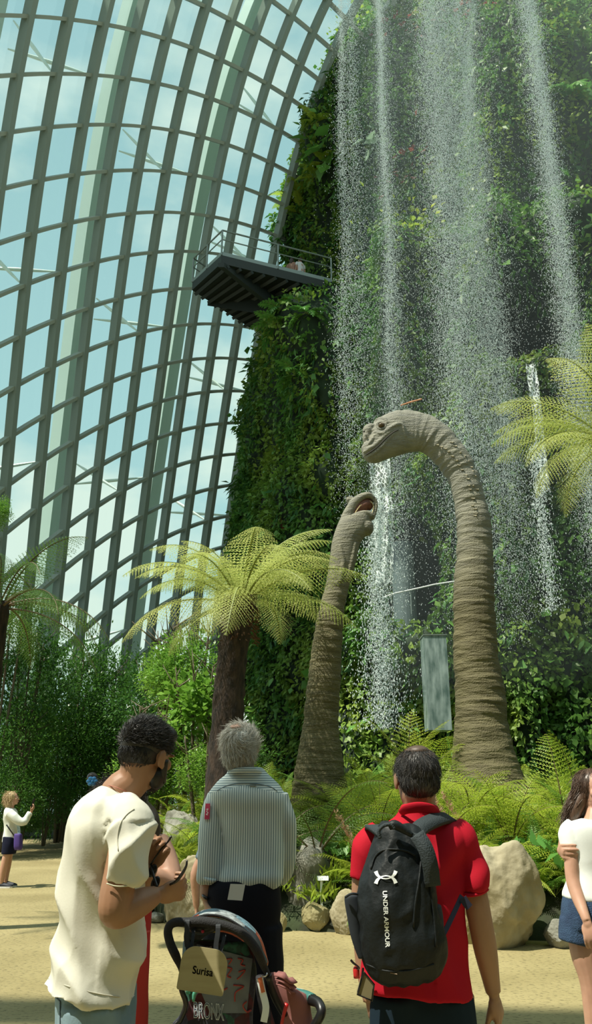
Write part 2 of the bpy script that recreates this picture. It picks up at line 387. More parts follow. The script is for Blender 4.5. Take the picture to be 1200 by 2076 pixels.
# ---------------------------------------------------------------- planted mountain
AX = Vector((11.0, 34.0, 0)); ADIST = math.hypot(11, 34); AZ0 = math.atan2(11, 34)
RZ = [(-1, 12.8), (8, 12.8), (14, 13.0), (18.8, 13.0), (20.0, 12.4), (20.8, 10.9), (22.5, 10.6), (25, 10.9), (28, 11.6), (31, 11.2), (35, 10.0), (39, 8.6), (44, 6.5), (50, 4)]
BUMPS = [(820, 620, 1.7, 5, 1.3), (835, 470, 1.3, 1.0, .7), (1062, 690, 3.3, 1.35, -5.0), (1120, 800, 5.0, 1.2, 1.6), (845, 1150, 1.9, 1.9, -4.0),
 (820, 1300, 2.8, .8, 1.5), (985, 220, 1.8, 6, 1.3), (910, 120, 1.8, 5, -1.2), (1185, 300, 1.8, 1.6, -1.8), (1190, 200, 3, 1.2, 1.2), (560, 880, 2.0, 5, .5),
 (700, 900, 2, 6, -.9), (1190, 470, 3, 1.5, 1.0), (1170, 600, 3.0, 1.5, -1.4), (1010, 560, 1.6, 4, 1.0), (880, 800, 2.2, 3, -1.0), (610, 640, 2.2, 2, .6), (740, 420, 2, 5, -.6), (880, 900, 1.5, 3, .5), (620, 1235, .9, .5, -1.4)]
BL = []
for px, py, wa, hz, am in BUMPS:
    p = P(px, py, 21); az = math.atan2(p.x, p.y); el = (p.z - CAMZ) / math.hypot(p.x, p.y); g_ = az - AZ0; dd_ = ADIST * math.cos(g_) - math.sqrt(max(12.6 ** 2 - (ADIST * math.sin(g_)) ** 2, 0)); BL.append((az, CAMZ + el * dd_, R(wa), hz, am))
def mt_R(th, z):
    """th: angle round the axis, 0 faces the camera, positive to the right"""
    r = float(np.interp(z, [a for a, _ in RZ], [b for _, b in RZ]))
    q = Vector((math.sin(th) * 6, math.cos(th) * 6, z * 0.22))
    r += 1.25 * (1 - .75 * math.exp(-((z - 22.5) / 2.5) ** 2)) * noise.noise(q * 0.75) + 0.45 * noise.noise(q * 2.0 + Vector((3, 1, 5)))
    r += 0.30 * noise.noise(Vector((th * 22, 2, z * 0.7)))
    p = mt_p(th, r, z); az = math.atan2(p.x, p.y)
    for a, bz, wa, hz, am in BL:
        e_ = ((az - a) / wa) ** 2 + ((z - bz) / hz) ** 2
        if e_ < 6: r += am * (math.exp(-e_ ** 3) if am < -1.5 else math.exp(-e_))
    return r
def mt_p(th, r, z):
    ux, uy = -AX.x / ADIST, -AX.y / ADIST          # towards the camera
    c, s = math.cos(th), math.sin(th)              # rotate so +th goes to the right
    return Vector((AX.x + r * (ux * c - uy * s), AX.y + r * (uy * c + ux * s), z))
NT, NZ = 200, 240; ths = np.linspace(-1.75, 1.75, NT); zs = np.linspace(-0.5, 48, NZ)
MG = np.zeros((NT, NZ, 3))
for a, th in enumerate(ths):
    for b, z in enumerate(zs): MG[a, b] = mt_p(th, mt_R(th, z), z)
idx = np.arange(NT * NZ).reshape(NT, NZ)
Fq = np.stack([idx[:-1, :-1], idx[1:, :-1], idx[1:, 1:], idx[:-1, 1:]], -1).reshape(-1, 4)
mount = fast_mesh('planted_mountain', MG.reshape(-1, 3), Fq, [M['rock_core']], True)
mo = tag(link('planted_mountain', mount), 'tall planted rock mountain wrapped in greenery behind the waterfalls', 'mountain')
MBVH = BVHTree.FromPolygons([tuple(v) for v in MG.reshape(-1, 3)], [tuple(f) for f in Fq.tolist()])
def in_cave(p):
    az = math.atan2(p[0], p[1])
    for a, bz, wa, hz, am in BL:
        if am < -2.5 and ((az - a) / wa) ** 2 + ((p[2] - bz) / hz) ** 2 < .95: return True
    return False
def mhit(px, py, pull=0.0):
    u = (px - 600) / F; v = (1038 - py) / F; d = Vector((u, CT - v * ST, ST + v * CT)).normalized()
    h = MBVH.ray_cast(Vector((0, 0, CAMZ)), d)
    if h[0] is None: return None, None
    n = h[1] if h[1].dot(d) < 0 else -h[1]
    return h[0] - d * pull, n
# ---------------------------------------------------------------- foliage on the mountain (uncountable: stuff)
M['creep'] = leaf_mat('creeper leaves', (0.06, 0.17, 0.03), (0.15, 0.31, 0.05), 0.35, .45, patch=(0.24, 0.34, 0.05), pscale=.35)
M['hang'] = leaf_mat('hanging fern leaves', (0.05, 0.17, 0.035), (0.16, 0.34, 0.06), 0.35, .5, patch=(0.05, 0.15, 0.045), pscale=.5)
M['broad'] = leaf_mat('broad wall leaves', (0.06, 0.20, 0.04), (0.18, 0.38, 0.07), 0.35, .35)
M['redleaf'] = leaf_mat('red bromeliad leaves', (0.25, 0.04, 0.03), (0.35, 0.10, 0.05), 0.35, .4)
M['limeleaf'] = leaf_mat('lime leaves', (0.25, 0.40, 0.04), (0.50, 0.55, 0.07), 0.5, .4)
M['paleleaf'] = leaf_mat('pale leaves', (0.45, 0.55, 0.40), (0.30, 0.45, 0.28), 0.35, .4)
KITE = np.array([(0, 0, 0), (-.5, .45, .07), (0, 1, -.05), (.5, .45, .07)])
def unit(a): return a / np.maximum(np.linalg.norm(a, axis=1, keepdims=True), 1e-9)
def leaves(name, Pn, Nn, Tn, ln, wd, mt, parent=None):
    """one kite leaf per row: base point, leaf normal, leaf axis, length, width"""
    T = unit(Tn); B = unit(np.cross(T, Nn)); N = np.cross(B, T)
    V = (Pn[:, None, :] + B[:, None, :] * (KITE[None, :, 0:1] * wd[:, None, None]) + T[:, None, :] * (KITE[None, :, 1:2] * ln[:, None, None])
         + N[:, None, :] * (KITE[None, :, 2:3] * ln[:, None, None]))
    n = len(Pn); Fq = np.arange(n * 4).reshape(n, 4)
    return link(name, fast_mesh(name, V.reshape(-1, 3), Fq, [mt]), parent)
GA = np.gradient(MG, axis=0); GB = np.gradient(MG, axis=1); GN = np.cross(GA.reshape(-1, 3), GB.reshape(-1, 3)); GN = unit(GN).reshape(NT, NZ, 3)
if np.mean(GN[NT // 2, :, 1]) > 0: GN = -GN
def mt_sample(n, z0=0, z1=47, clump=0.35, thick=.25):
    a = NR.uniform(6, NT - 8, n); b = np.interp(NR.uniform(z0, z1, n), zs, np.arange(NZ)); b = np.clip(b, 0, NZ - 2)
    ia, ib = a.astype(int), b.astype(int); fa, fb = (a - ia)[:, None], (b - ib)[:, None]
    p = MG[ia, ib] * (1 - fa) * (1 - fb) + MG[ia + 1, ib] * fa * (1 - fb) + MG[ia, ib + 1] * (1 - fa) * fb + MG[ia + 1, ib + 1] * fa * fb
    nn_ = GN[ia, ib]
    cl = np.array([noise.noise(Vector(q) * 1.1) + .6 * noise.noise(Vector(q) * 2.6) for q in p.tolist()])
    p = p + nn_ * (np.maximum(cl, 0.0)[:, None] * clump + NR.uniform(0, thick, n)[:, None])
    return p, nn_, cl
def mt_leaves(name, n, l0, l1, asp, mt, z0, z1, clump, down, label, cat, keep=None):
    p, q, cl = mt_sample(n, z0, z1, clump)
    if keep is not None:
        k_ = np.array([noise.noise(Vector(v) * keep[0] + Vector((keep[2], 0, 0))) > keep[1] for v in p.tolist()]); p, q = p[k_], q[k_]
    k_ = np.array([not in_cave(v) for v in p.tolist()]); p, q = p[k_], q[k_]
    n = len(p); T = NR.normal(0, .55, (n, 3)) + q * .55; T[:, 2] -= down
    N = q + NR.normal(0, .45, (n, 3)); N[:, 2] += .5
    ln = NR.uniform(l0, l1, n)
    tag(leaves(name, p, N, T, ln, ln * asp, mt), label, cat, kind='stuff')
mt_leaves('creeper_foliage', 120000, .16, .30, .6, M['creep'], 0, 46, .5, .5, 'dense small-leaved creeper greenery covering the mountain', 'foliage')
mt_leaves('hanging_foliage', 60000, .25, .5, .28, M['hang'], 0, 46, .7, 1.0, 'fine hanging fern greenery draped in patches on the mountain', 'foliage', (.35, -.05, 4))
mt_leaves('broad_leaf_foliage', 9000, .25, .45, .7, M['broad'], 0, 46, .8, .6, 'broad-leaved creepers in patches on the mountain', 'foliage', (.5, .12, 11))
mt_leaves('creeper_foliage', 90000, .13, .24, .55, M['creep'], 0, 15, .35, .6, 'small-leaved creeper greenery on the lower mountain behind the dinosaurs', 'foliage')
# ---------------------------------------------------------------- falling water
def water_mat(name, col=(0.85, 0.93, 0.92), em=0.0):
    m, t, b, o = mat_new(name); b.inputs['Base Color'].default_value = (*col, 1); b.inputs['Roughness'].default_value = .25
    tr = nn(t, 'ShaderNodeBsdfTranslucent'); tr.inputs[0].default_value = (*col, 1)
    ms = nn(t, 'ShaderNodeMixShader'); ms.inputs[0].default_value = .5
    t.links.new(b.outputs[0], ms.inputs[1]); t.links.new(tr.outputs[0], ms.inputs[2]); t.links.new(ms.outputs[0], o.inputs[0]); return m
M['drop'] = water_mat('white water droplets')
TET = np.array([(0, 0, 1.3), (.6, 0, -.6), (-.4, .5, -.6), (-.4, -.5, -.6)]); TF = np.array([(0, 1, 2), (0, 2, 3), (0, 3, 1), (1, 3, 2)])
def droplets(name, Pn, s, mt):
    n = len(Pn); a = NR.uniform(0, 6.28, n); c, sn = np.cos(a), np.sin(a)
    X = TET[None, :, 0] * c[:, None] - TET[None, :, 1] * sn[:, None]; Y = TET[None, :, 0] * sn[:, None] + TET[None, :, 1] * c[:, None]
    V = np.stack([X, Y, np.repeat(TET[None, :, 2], n, 0)], -1) * s[:, None, None] + Pn[:, None, :]
    Fq = (TF[None] + (np.arange(n) * 4)[:, None, None]).reshape(-1, 3)
    return link(name, fast_mesh(name, V.reshape(-1, 3), Fq, [mt]))
def fall(Y, ptop, pw_top, pw_bot, row_bot, n, label, smin=.008, smax=.018, core=.5, streams=5):
    """water falling straight down from the ledge seen at (ptop,row 0) to the height seen at row_bot"""
    x0 = P(ptop, 0, Y).x; zt = P(ptop, -60, Y).z; zb = P(ptop, row_bot, Y).z
    w0 = pw_top * MPP(ptop, 100, Y); w1 = pw_bot * MPP(ptop, row_bot, Y)
    f = NR.uniform(0, 1, n) * NR.uniform(.62, 1, n) ** .6; z = zt + (zb - zt) * f; w = w0 + (w1 - w0) * f
    cs = NR.uniform(-.8, .8, streams); pick = NR.randint(0, streams, n); sp = NR.uniform(.12, .4, streams)
    u = np.where(NR.uniform(0, 1, n) < core, cs[pick] + NR.normal(0, 1, n) * sp[pick] * (.5 + f), NR.normal(0, .7, n))
    # drifting gusts make bunches down the fall
    drift = np.array([noise.noise(Vector((zz * .35, Y, pk * 3.1))) for zz, pk in zip(z.tolist(), pick.tolist())]) * .35
    p = np.stack([x0 + (u + drift) * w / 2, Y + NR.normal(0, .25, n) + .5 * f, z], -1)
    s = NR.uniform(smin, smax, n) * (0.8 + .5 * NR.uniform(0, 1, n) ** 4)
    tag(droplets('waterfall', p, s, M['drop']), label, 'waterfall', kind='stuff')
fall(18.0, 905, 125, 175, 1330, 150000, 'widest curtain of falling droplets, in the middle above the taller dinosaur')
fall(17.5, 1068, 46, 70, 1330, 55000, 'narrow bright waterfall on the right side of the mountain', streams=3)
fall(18.5, 768, 30, 80, 1250, 34000, 'thin waterfall dropping between the middle curtain and the left spray', streams=3)
fall(18.5, 706, 46, 90, 1150, 30000, 'thin leftmost spray of water falling past the platform end', streams=3)
# mist hanging in front of the mountain
mb = MB(); mb.box((13, 22.5, 18), 22, 13.0, 28)
mist = mb.build('mist', [])
mm_, t_, b_, o_ = mat_new('thin mist'); t_.nodes.remove(b_)
vs = nn(t_, 'ShaderNodeVolumeScatter'); vs.inputs['Density'].default_value = 0.009; vs.inputs['Color'].default_value = (.80, .96, .95, 1); vs.inputs['Anisotropy'].default_value = 0.2
t_.links.new(vs.outputs[0], o_.inputs['Volume'])
mist.data.materials.append(mm_); tag(mist, 'thin bluish mist in front of the mountain', 'mist', kind='stuff')
# poured streams: wobbling lacy sheets
def stream(px, r0, r1, wpx, Y, label, wob=.12, seed=0, bow=.35):
    root = None
    a = P(px, r0, Y); b = P(px, r1, Y); h = a.z - b.z; w = wpx * MPP(px, (r0 + r1) / 2, Y)
    V = []; nu, nv = 24, 160
    m, t, bb, o = M['lace']
    for j in range(nv + 1):
        f = j / nv; z = a.z - h * f; ww = w * (1 - .25 * f)
        for i in range(nu + 1):
            s = i / nu - .5; q = Vector((s * 3 + seed, z * 2.2, seed))
            V.append((a.x + s * ww + .5 * wob * noise.noise(Vector((seed, z * .9, 3))), Y + wob * noise.noise(q) - bow * math.sin(min(f * 3, 1.57)), z))
    Fs = [(j * (nu + 1) + i, j * (nu + 1) + i + 1, (j + 1) * (nu + 1) + i + 1, (j + 1) * (nu + 1) + i) for j in range(nv) for i in range(nu)]
    tag(link('water_stream', mesh_np('water_stream', V, Fs, [m], True)), label, 'waterfall')
def lace_mat():
    m, t, b, o = mat_new('lacy white water'); b.inputs['Base Color'].default_value = (.85, .95, .92, 1); b.inputs['Roughness'].default_value = .2
    tcn = nn(t, 'ShaderNodeTexCoord'); mpn = nn(t, 'ShaderNodeMapping'); mpn.inputs['Scale'].default_value = (11, 3.0, 5.5)
    n = nn(t, 'ShaderNodeTexNoise'); n.inputs['Scale'].default_value = 1.0; n.inputs['Detail'].default_value = 3
    v = nn(t, 'ShaderNodeTexVoronoi', feature='DISTANCE_TO_EDGE'); v.inputs['Scale'].default_value = 1.5
    ad = nn(t, 'ShaderNodeVectorMath', operation='ADD')
    t.links.new(tcn.outputs['Object'], mpn.inputs[0]); t.links.new(mpn.outputs[0], n.inputs[0]); t.links.new(mpn.outputs[0], ad.inputs[0]); t.links.new(n.outputs['Color'], ad.inputs[1])
    t.links.new(ad.outputs[0], v.inputs[0]); r = nn(t, 'ShaderNodeValToRGB'); r.color_ramp.elements[0].position = .02; r.color_ramp.elements[1].position = .12
    r.color_ramp.elements[0].color = (.9, .9, .9, 1); r.color_ramp.elements[1].color = (.10, .10, .10, 1)
    t.links.new(v.outputs['Distance'], r.inputs[0]); tr = nn(t, 'ShaderNodeBsdfTransparent'); ms = nn(t, 'ShaderNodeMixShader')
    t.links.new(r.outputs[0], ms.inputs[0]); t.links.new(tr.outputs[0], ms.inputs[1]); t.links.new(b.outputs[0], ms.inputs[2]); t.links.new(ms.outputs[0], o.inputs[0])
    return m, t, b, o
M['lace'] = lace_mat()
stream(768, 925, 1190, 46, 17.0, 'lacy stream pouring behind the taller dinosaur head', seed=1)
stream(1074, 738, 1000, 22, 18.0, 'thin glassy stream spilling from the right ledge', wob=.05, seed=5, bow=.15)
def splash(px, r0, r1, wpx, Y, n, label, s=(.01, .026)):
    a = P(px, r0, Y); b = P(px, r1, Y); w = wpx * MPP(px, (r0 + r1) / 2, Y); f = NR.uniform(0, 1, n)
    z = a.z + (b.z - a.z) * f; x = a.x + np.where(NR.uniform(0, 1, n) < .6, NR.normal(0, .22, n), NR.normal(0, .5, n)) * w * (.7 + .6 * f)
    p = np.stack([x, Y + NR.normal(0, .2, n), z], -1); tag(droplets('water_spray', p, NR.uniform(s[0], s[1], n), M['drop']), label, 'water spray', kind='stuff')
splash(762, 1000, 1480, 60, 16.9, 9000, 'spray falling below the lacy stream, left of the tall neck')
splash(1082, 900, 1240, 26, 17.4, 2500, 'sparse drops below the thin glassy stream at the right')
# grey column in the cave, planter box, cable, stick
mb = MB(); c = P(824, 1300, 24.0); mb.tube([c, c + Vector((0, 0, 3.1))], .36, 24)
tag(mb.build('column', [mat('grey concrete column', (.13, .16, .17), .6)], smooth=False), 'round grey column standing in the dark mountain cave', 'column')
hr = empty('handrail', P(860, 1240, 21.8), label='thin steel handrail crossing in front of the grey column', cat='railing')
mb = MB(); pts = [P(x, y, 21.8 - .0 * i) - hr.location for i, (x, y) in enumerate([(775, 1212), (800, 1203), (850, 1192), (880, 1185), (925, 1178)])]; mb.tube(pts, .022, 6)
mb.build('rail', [M['strut']], hr); mb = MB(); mb.tube([P(829, 1198, 21.8) - hr.location, P(833, 1206, 21.8) - hr.location, P(834, 1245, 21.8) - hr.location], .016, 6); mb.build('post', [M['rail']], hr)
mb = MB(); a, b = P(812, 822, 18.6), P(855, 809, 18.3); mb.tube([a, a.lerp(b, .5) + Vector((0, 0, .01)), b], [.018, .024, .018], 8)
tag(mb.build('wooden_stick', [mat('orange brown wood', (.55, .22, .08), .6)]), 'thin orange-brown stick above the taller dinosaur head', 'stick')
pb = empty('glass_planter', P(893, 1480, 15.5), label='glass-fronted box with water running down beside the tall neck', cat='planter')
w = 46 * MPP(893, 1340, 15.5); h = P(893, 1288, 15.5).z - P(893, 1480, 15.5).z
mb = MB(); mb.box((0, .25, h / 2), w, .5, h); mb.build('tank', [mat('wet glass box', (.10, .16, .15), .15, noise_s=9, col2=(.36, .45, .44), stretch=(1, 1, .25))], pb)
mb = MB(); mb.box((0, .25, h + .01), w + .03, .53, .02); mb.build('rim', [M['rail']], pb)
# ---------------------------------------------------------------- viewing platform
plat = empty('viewing_platform', P(449, 517, 25.2), label='dark triangular steel viewing platform jutting from the mountain', cat='platform')
zP = P(449, 517, 25.2).z; O = plat.location
def onz(px, py, z): return PG(px, py, z)
B_, A_, C_ = onz(449, 517, zP), onz(390, 572, zP), onz(672, 572, zP)
E_ = onz(508, 650, zP) ; E2 = E_ + Vector((4.5, 1.0, 0)); C2 = C_ + Vector((1.5, 1.0, 0))
poly = [B_, C_, C2, E2, E_, A_]
mb = MB(); Vt = [p - O for p in poly]; Vb = [p - O - Vector((0, 0, .38)) for p in poly]; n = len(poly)
mb.add(Vt + Vb, [tuple(range(n)), tuple(range(2 * n - 1, n - 1, -1))] + [(i, i + n, (i + 1) % n + n, (i + 1) % n) for i in range(n)])
mb.build('deck', [M['deck']], plat)
mid = (A_ + B_) / 2
for k in range(9):                                     # joists under the deck
    f = (k + .6) / 9.6; a = A_.lerp(E_, f); b = B_.lerp(C_, f); mb = MB()
    mb.tube([a - O - Vector((0, 0, .45)), b - O - Vector((0, 0, .45))], .09, 4); mb.build('joist', [M['deck']], plat)
for pp in ((B_, E2), (A_.lerp(E_, .3), C_)):
    mb = MB(); a, b = pp; rs = []
    for f, hgt in ((0, .2), (.35, .7), (1, 1.5)):
        c = a.lerp(b, f) - O; s = Vector((.12, 0, 0)); rs.append([c - s - Vector((0, 0, .35)), c + s - Vector((0, 0, .35)), c + s - Vector((0, 0, .35 + hgt)), c - s - Vector((0, 0, .35 + hgt))])
    mb.rings(rs); mb.build('girder', [M['deck']], plat)
mb = MB(); a = E_ - O + Vector((0.3, 0, -.3)); mb.tube([a, a + Vector((1.3, .8, -2.6))], .2, 8); mb.build('brace', [M['steel_l']], plat)
railp = [C_, B_, A_, E_]
for k in range(3):
    a, b = railp[k], railp[k + 1]
    for hh, rr in ((1.15, .035), (.72, .025)):
        mb = MB(); mb.tube([a - O + Vector((0, 0, hh)), b - O + Vector((0, 0, hh))], rr, 6); mb.build('rail', [M['rail']], plat)
    L_ = (b - a).length; npst = max(2, int(L_ / 1.9)); 
    for q in range(npst + (1 if k == 2 else 0)):
        p = a.lerp(b, q / npst) - O; mb = MB(); mb.tube([p, p + Vector((0, 0, 1.15))], .035, 6); mb.build('post', [M['rail']], plat)
    mb = MB(); rs = []
    for q in range(2):                                  # toe board
        p = (a, b)[q] - O; rs.append([p + Vector((0, 0, 0)), p + Vector((0, 0, .16)), p + Vector((0, .03, .16)), p + Vector((0, .03, 0))])
    mb.rings(rs); mb.build('toe_board', [M['rail']], plat)
# ---------------------------------------------------------------- ferns
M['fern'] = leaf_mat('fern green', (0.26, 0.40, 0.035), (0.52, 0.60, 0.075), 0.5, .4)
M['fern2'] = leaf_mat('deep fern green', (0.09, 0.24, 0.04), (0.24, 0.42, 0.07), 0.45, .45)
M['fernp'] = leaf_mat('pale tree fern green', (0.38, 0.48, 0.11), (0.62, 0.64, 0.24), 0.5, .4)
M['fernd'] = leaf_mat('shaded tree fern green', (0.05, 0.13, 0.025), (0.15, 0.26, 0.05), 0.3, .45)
M['rachis'] = mat('brown rachis', (.10, .07, .03), .6)
M['rachisg'] = mat('green rachis', (.20, .24, .06), .6)
M['bark'] = mat('fibrous trunk', (.012, .009, .007), .95, noise_s=14, col2=(.05, .032, .022), bump=1.0, bscale=40, stretch=(1, 1, .35))
def frond_mesh(name, L, W, npin, nleaf, a0, a1, mats, simple=False, tip=1.0, r=.008, droop=.25, seed=0, side=0.0):
    rn = random.Random(seed); ns = 24; pts = [Vector((0, 0, 0))]; tn = []
    for k in range(ns + 1):
        a = R(a0 + (a1 - a0) * (k / ns) ** 1.15); yaw = side * (k / ns) ** 2
        tn.append(Vector((math.sin(yaw) * math.cos(a), math.cos(yaw) * math.cos(a), math.sin(a))))
        if k < ns: pts.append(pts[-1] + tn[-1] * (L / ns))
    def at(t):
        f = min(t, .9999) * ns; i = int(f); return pts[i].lerp(pts[i + 1], f - i), tn[i].lerp(tn[min(i + 1, ns)], f - i).normalized()
    V = []; Fq = []; mi = []
    def quad(a, b, c, d, m=0):
        k = len(V); V.extend([a, b, c, d]); Fq.append((k, k + 1, k + 2, k + 3)); mi.append(m)
    for k in range(ns):                                  # rachis: 3-sided
        rr0 = r * (1 - .85 * k / ns); rr1 = r * (1 - .85 * (k + 1) / ns); X = Vector((1, 0, 0)); 
        for q in range(3):
            an, bn = 2.09 * q, 2.09 * (q + 1); u0 = X.cross(tn[k]); u1 = X.cross(tn[k + 1])
            quad(pts[k] + (X * math.cos(an) + u0 * math.sin(an)) * rr0, pts[k] + (X * math.cos(bn) + u0 * math.sin(bn)) * rr0,
                 pts[k + 1] + (X * math.cos(bn) + u1 * math.sin(bn)) * rr1, pts[k + 1] + (X * math.cos(an) + u1 * math.sin(an)) * rr1, 1)
    for k in range(npin):
        t = .10 + .90 * (k + .5) / npin; p, d = at(t); lx = Vector((d.y, -d.x, 0)); lx = lx.normalized() if lx.length > 1e-3 else Vector((1, 0, 0)); up = lx.cross(d)
        prof = min(1, (t / .32)) ** .7 * (1 - max(0, (t - .30) / .70) ** 1.7) * tip + .03
        for s in (-1, 1):
            pl = W * prof * rn.uniform(.82, 1.08); fw = .35 + .45 * t
            pd = (lx * s + d * fw + up * rn.uniform(.02, .14)).normalized(); q0 = p; segs = nleaf; pn = up
            step = pl / segs; path = [q0]; dd = pd
            for g in range(segs):
                dd = (dd - up * droop * (g / segs) * 2 / segs - Vector((0, 0, 1)) * droop * 1.2 / segs).normalized(); path.append(path[-1] + dd * step)
            if simple:
                wv = simple * (1 - .3 * t)
                for g in range(segs):
                    w0 = wv * (math.sin(math.pi * min(.97, .22 + .75 * g / segs))); w1 = wv * (math.sin(math.pi * min(.97, .22 + .75 * (g + 1) / segs))) if g < segs - 1 else .001
                    quad(path[g] - d * w0 / 2, path[g] + d * w0 / 2, path[g + 1] + d * w1 / 2, path[g + 1] - d * w1 / 2)
            else:
                sp = L * .9 / npin
                for g in range(segs):
                    lw = sp * rn.uniform(.40, .56) * (1 - .75 * g / segs); a = path[g]; b = path[g + 1]; dirp = (b - a).normalized(); wv = step * rn.uniform(.28, .40)
                    for s2 in (-1, 1):
                        tipv = a + (b - a) * .5 + (d * s2 * .9 + dirp * rn.uniform(.3, .8)).normalized() * lw - pn * lw * rn.uniform(0, .35)
                        quad(a + dirp * step * .1, a + dirp * (step * .1 + wv * 1.0) , tipv + dirp * wv * .4, tipv - dirp * wv * .25)
                quad(path[0] - d * .004, path[0] + d * .004, path[-1] + d * .001, path[-1] - d * .001)
    return fast_mesh(name, np.array(V), np.array(Fq), mats, midx=mi)
def fern(name, loc, meshes, n, s, tilt, label, cat='fern', group=None, rise=0.0, sp=.35, az=None, seed=1, az0=0, azr=360, ring=0.03):
    rn = random.Random(seed); root = empty(name, loc, 0, label, cat, group)
    for k in range(n):
        a = R(az0 + azr * (k + rn.uniform(-.35, .35)) / n); o = link('frond', meshes[rn.randrange(len(meshes))], root)
        ti = R(tilt + rn.uniform(-1, 1) * 14 + (18 if k % 3 == 0 else 0)); ss = s * rn.uniform(1 - sp * .6, 1 + sp * .3)
        o.rotation_euler = (Matrix.Rotation(a, 4, 'Z') @ Matrix.Rotation(ti, 4, 'X') @ Matrix.Rotation(rn.uniform(-.3, .3), 4, 'Y')).to_euler()
        o.location = (-math.sin(a) * ring, math.cos(a) * ring, rise * rn.random()); o.scale = (ss,) * 3
    return root
TF_ = [frond_mesh('frond', 1.0, .30, 30, 9, a0, a1, [M['fernp'], M['rachisg']], r=.010, seed=i, side=sd_, droop=.5) for i, (a0, a1, sd_) in enumerate([(52, -48, .0), (38, -40, .25), (26, -62, -.2), (62, -20, .15), (12, -70, 0)])]
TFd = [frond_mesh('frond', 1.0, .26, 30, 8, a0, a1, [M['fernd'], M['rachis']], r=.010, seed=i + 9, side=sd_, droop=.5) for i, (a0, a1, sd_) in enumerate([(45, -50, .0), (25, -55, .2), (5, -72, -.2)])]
GFa = [frond_mesh('frond', 1.0, .27, 24, 8, a0, a1, [M['fern'], M['rachis']], r=.008, seed=i + 20, side=sd_) for i, (a0, a1, sd_) in enumerate([(60, -25, .1), (45, -35, -.2), (70, 5, .2)])]
GFs = [frond_mesh('frond', 1.0, .13, 38, 3, a0, a1, [mt_, M['rachisg']], simple=.022, r=.005, seed=i + 30, side=sd_, droop=.3) for i, (a0, a1, sd_, mt_) in enumerate([(65, -40, .1, M['fern']), (50, -55, -.2, M['fern']), (75, -10, .2, M['fern2']), (40, -60, .2, M['fern2'])])]
# tree fern in the middle
TY = 11.6
def trunk(root, pts, rad, name='trunk', mt='bark', n=18, rough=.03):
    mb = MB(); A = crom([list(p) + [r] for p, r in zip(pts, rad)], 14); rs = []
    for i, a in enumerate(A):
        rs.append([Vector(a[:3]) + Vector((math.cos(t), math.sin(t), 0)) * (a[3] + rough * fnoise((math.cos(t) * 3, math.sin(t) * 3, a[2] * 9)) + rough * .6 * fnoise((math.cos(t) * 9, math.sin(t) * 9, a[2] * 25))) for t in [2 * math.pi * k / n for k in range(n)]])
    mb.rings(rs); return mb.build(name, [M[mt]], root, True)
base = PG(460, 1710, 0); base = Vector((P(457, 1500, TY).x - .05, TY, .35)); top = P(487, 1228, TY)
tf = fern('tree_fern', top, TF_, 28, 1.92, 0, 'tree fern with dark fibrous trunk behind the grey-haired man', 'tree fern', rise=.15, seed=5, ring=.10)
trunk(tf, [base - top, (P(460, 1480, TY) - top), (P(470, 1340, TY) - top), Vector((0, 0, .12))], [.30, .235, .215, .26])
rb = random.Random(4)
mb = MB()
for k in range(220):                                     # old leaf bases under the crown
    a = rb.uniform(0, 6.28); z = -rb.uniform(0, .55); r0 = .24; d = Vector((math.cos(a), math.sin(a), -rb.uniform(-.4, .9)))
    mb.tube([Vector((math.cos(a) * r0, math.sin(a) * r0, z)), Vector((math.cos(a) * r0, math.sin(a) * r0, z)) + d * .07], [.012, .003], 3)
tag(mb.build('leaf_bases', [mat('rusty fibres', (.10, .045, .02), .9)], tf), kind='stuff')
# right and left tree ferns
c = P(1250, 905, 9.6)
t2 = fern('tree_fern', c, TF_, 22, 1.75, 6, 'tree fern whose crown hangs in from the upper right edge', 'tree fern', rise=.1, seed=11, ring=.08)
trunk(t2, [Vector((.1, .1, -c.z + .4)), Vector((0, 0, -2)), Vector((0, 0, .1))], [.2, .17, .18])
c = P(-5, 1235, 10.5)
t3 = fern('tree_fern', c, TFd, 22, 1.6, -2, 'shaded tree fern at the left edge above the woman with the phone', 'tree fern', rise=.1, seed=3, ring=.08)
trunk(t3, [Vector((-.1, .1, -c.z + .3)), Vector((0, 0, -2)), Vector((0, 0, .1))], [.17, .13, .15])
# big fronds standing behind the boulders: each plant is rooted in the bed
def gz(x, y): return max(bed_z(x, y), 0.0)
def bigfern(px, Y, n, s, tilt, label, seed, az0=0, azr=360, zz=None, meshes=None):
    x = P(px, 1500, Y).x; z = gz(x, Y) if zz is None else zz
    return fern('bush_fern', (x, Y, z), meshes or GFa, n, s, tilt, label, 'fern', seed=seed, az0=az0, azr=azr)
bigfern(1130, 10.8, 8, 1.75, 14, 'large sunlit fern with upright fronds at the right edge', 41, zz=.75)
bigfern(940, 11.6, 9, 1.55, 8, 'large sunlit fern arching across the base of the tall neck', 42, zz=1.05)
bigfern(835, 12.6, 9, 1.6, 12, 'large fern with raised fronds between the two dinosaur necks', 43, zz=1.2)
bigfern(640, 11.0, 7, 1.6, 20, 'blue-green fern rising in front of the smaller dinosaur neck', 44, zz=.8, meshes=TFd)
bigfern(1180, 9.9, 10, 1.25, 0, 'dense bright fern mound right of the big pale boulder', 45, zz=.55)
bigfern(700, 12.3, 8, 1.35, 16, 'green fern hiding the foot of the smaller dinosaur', 48, zz=.9)
bigfern(760, 11.3, 8, 1.3, 10, 'bright fern between the dinosaur necks, lower one', 49, zz=.9)
bigfern(1020, 11.0, 8, 1.35, 12, 'bright fern right of the tall neck base', 50, zz=.9)
bigfern(880, 10.9, 8, 1.2, 10, 'bright fern just behind the red-shirted man\'s head', 51, zz=.8)
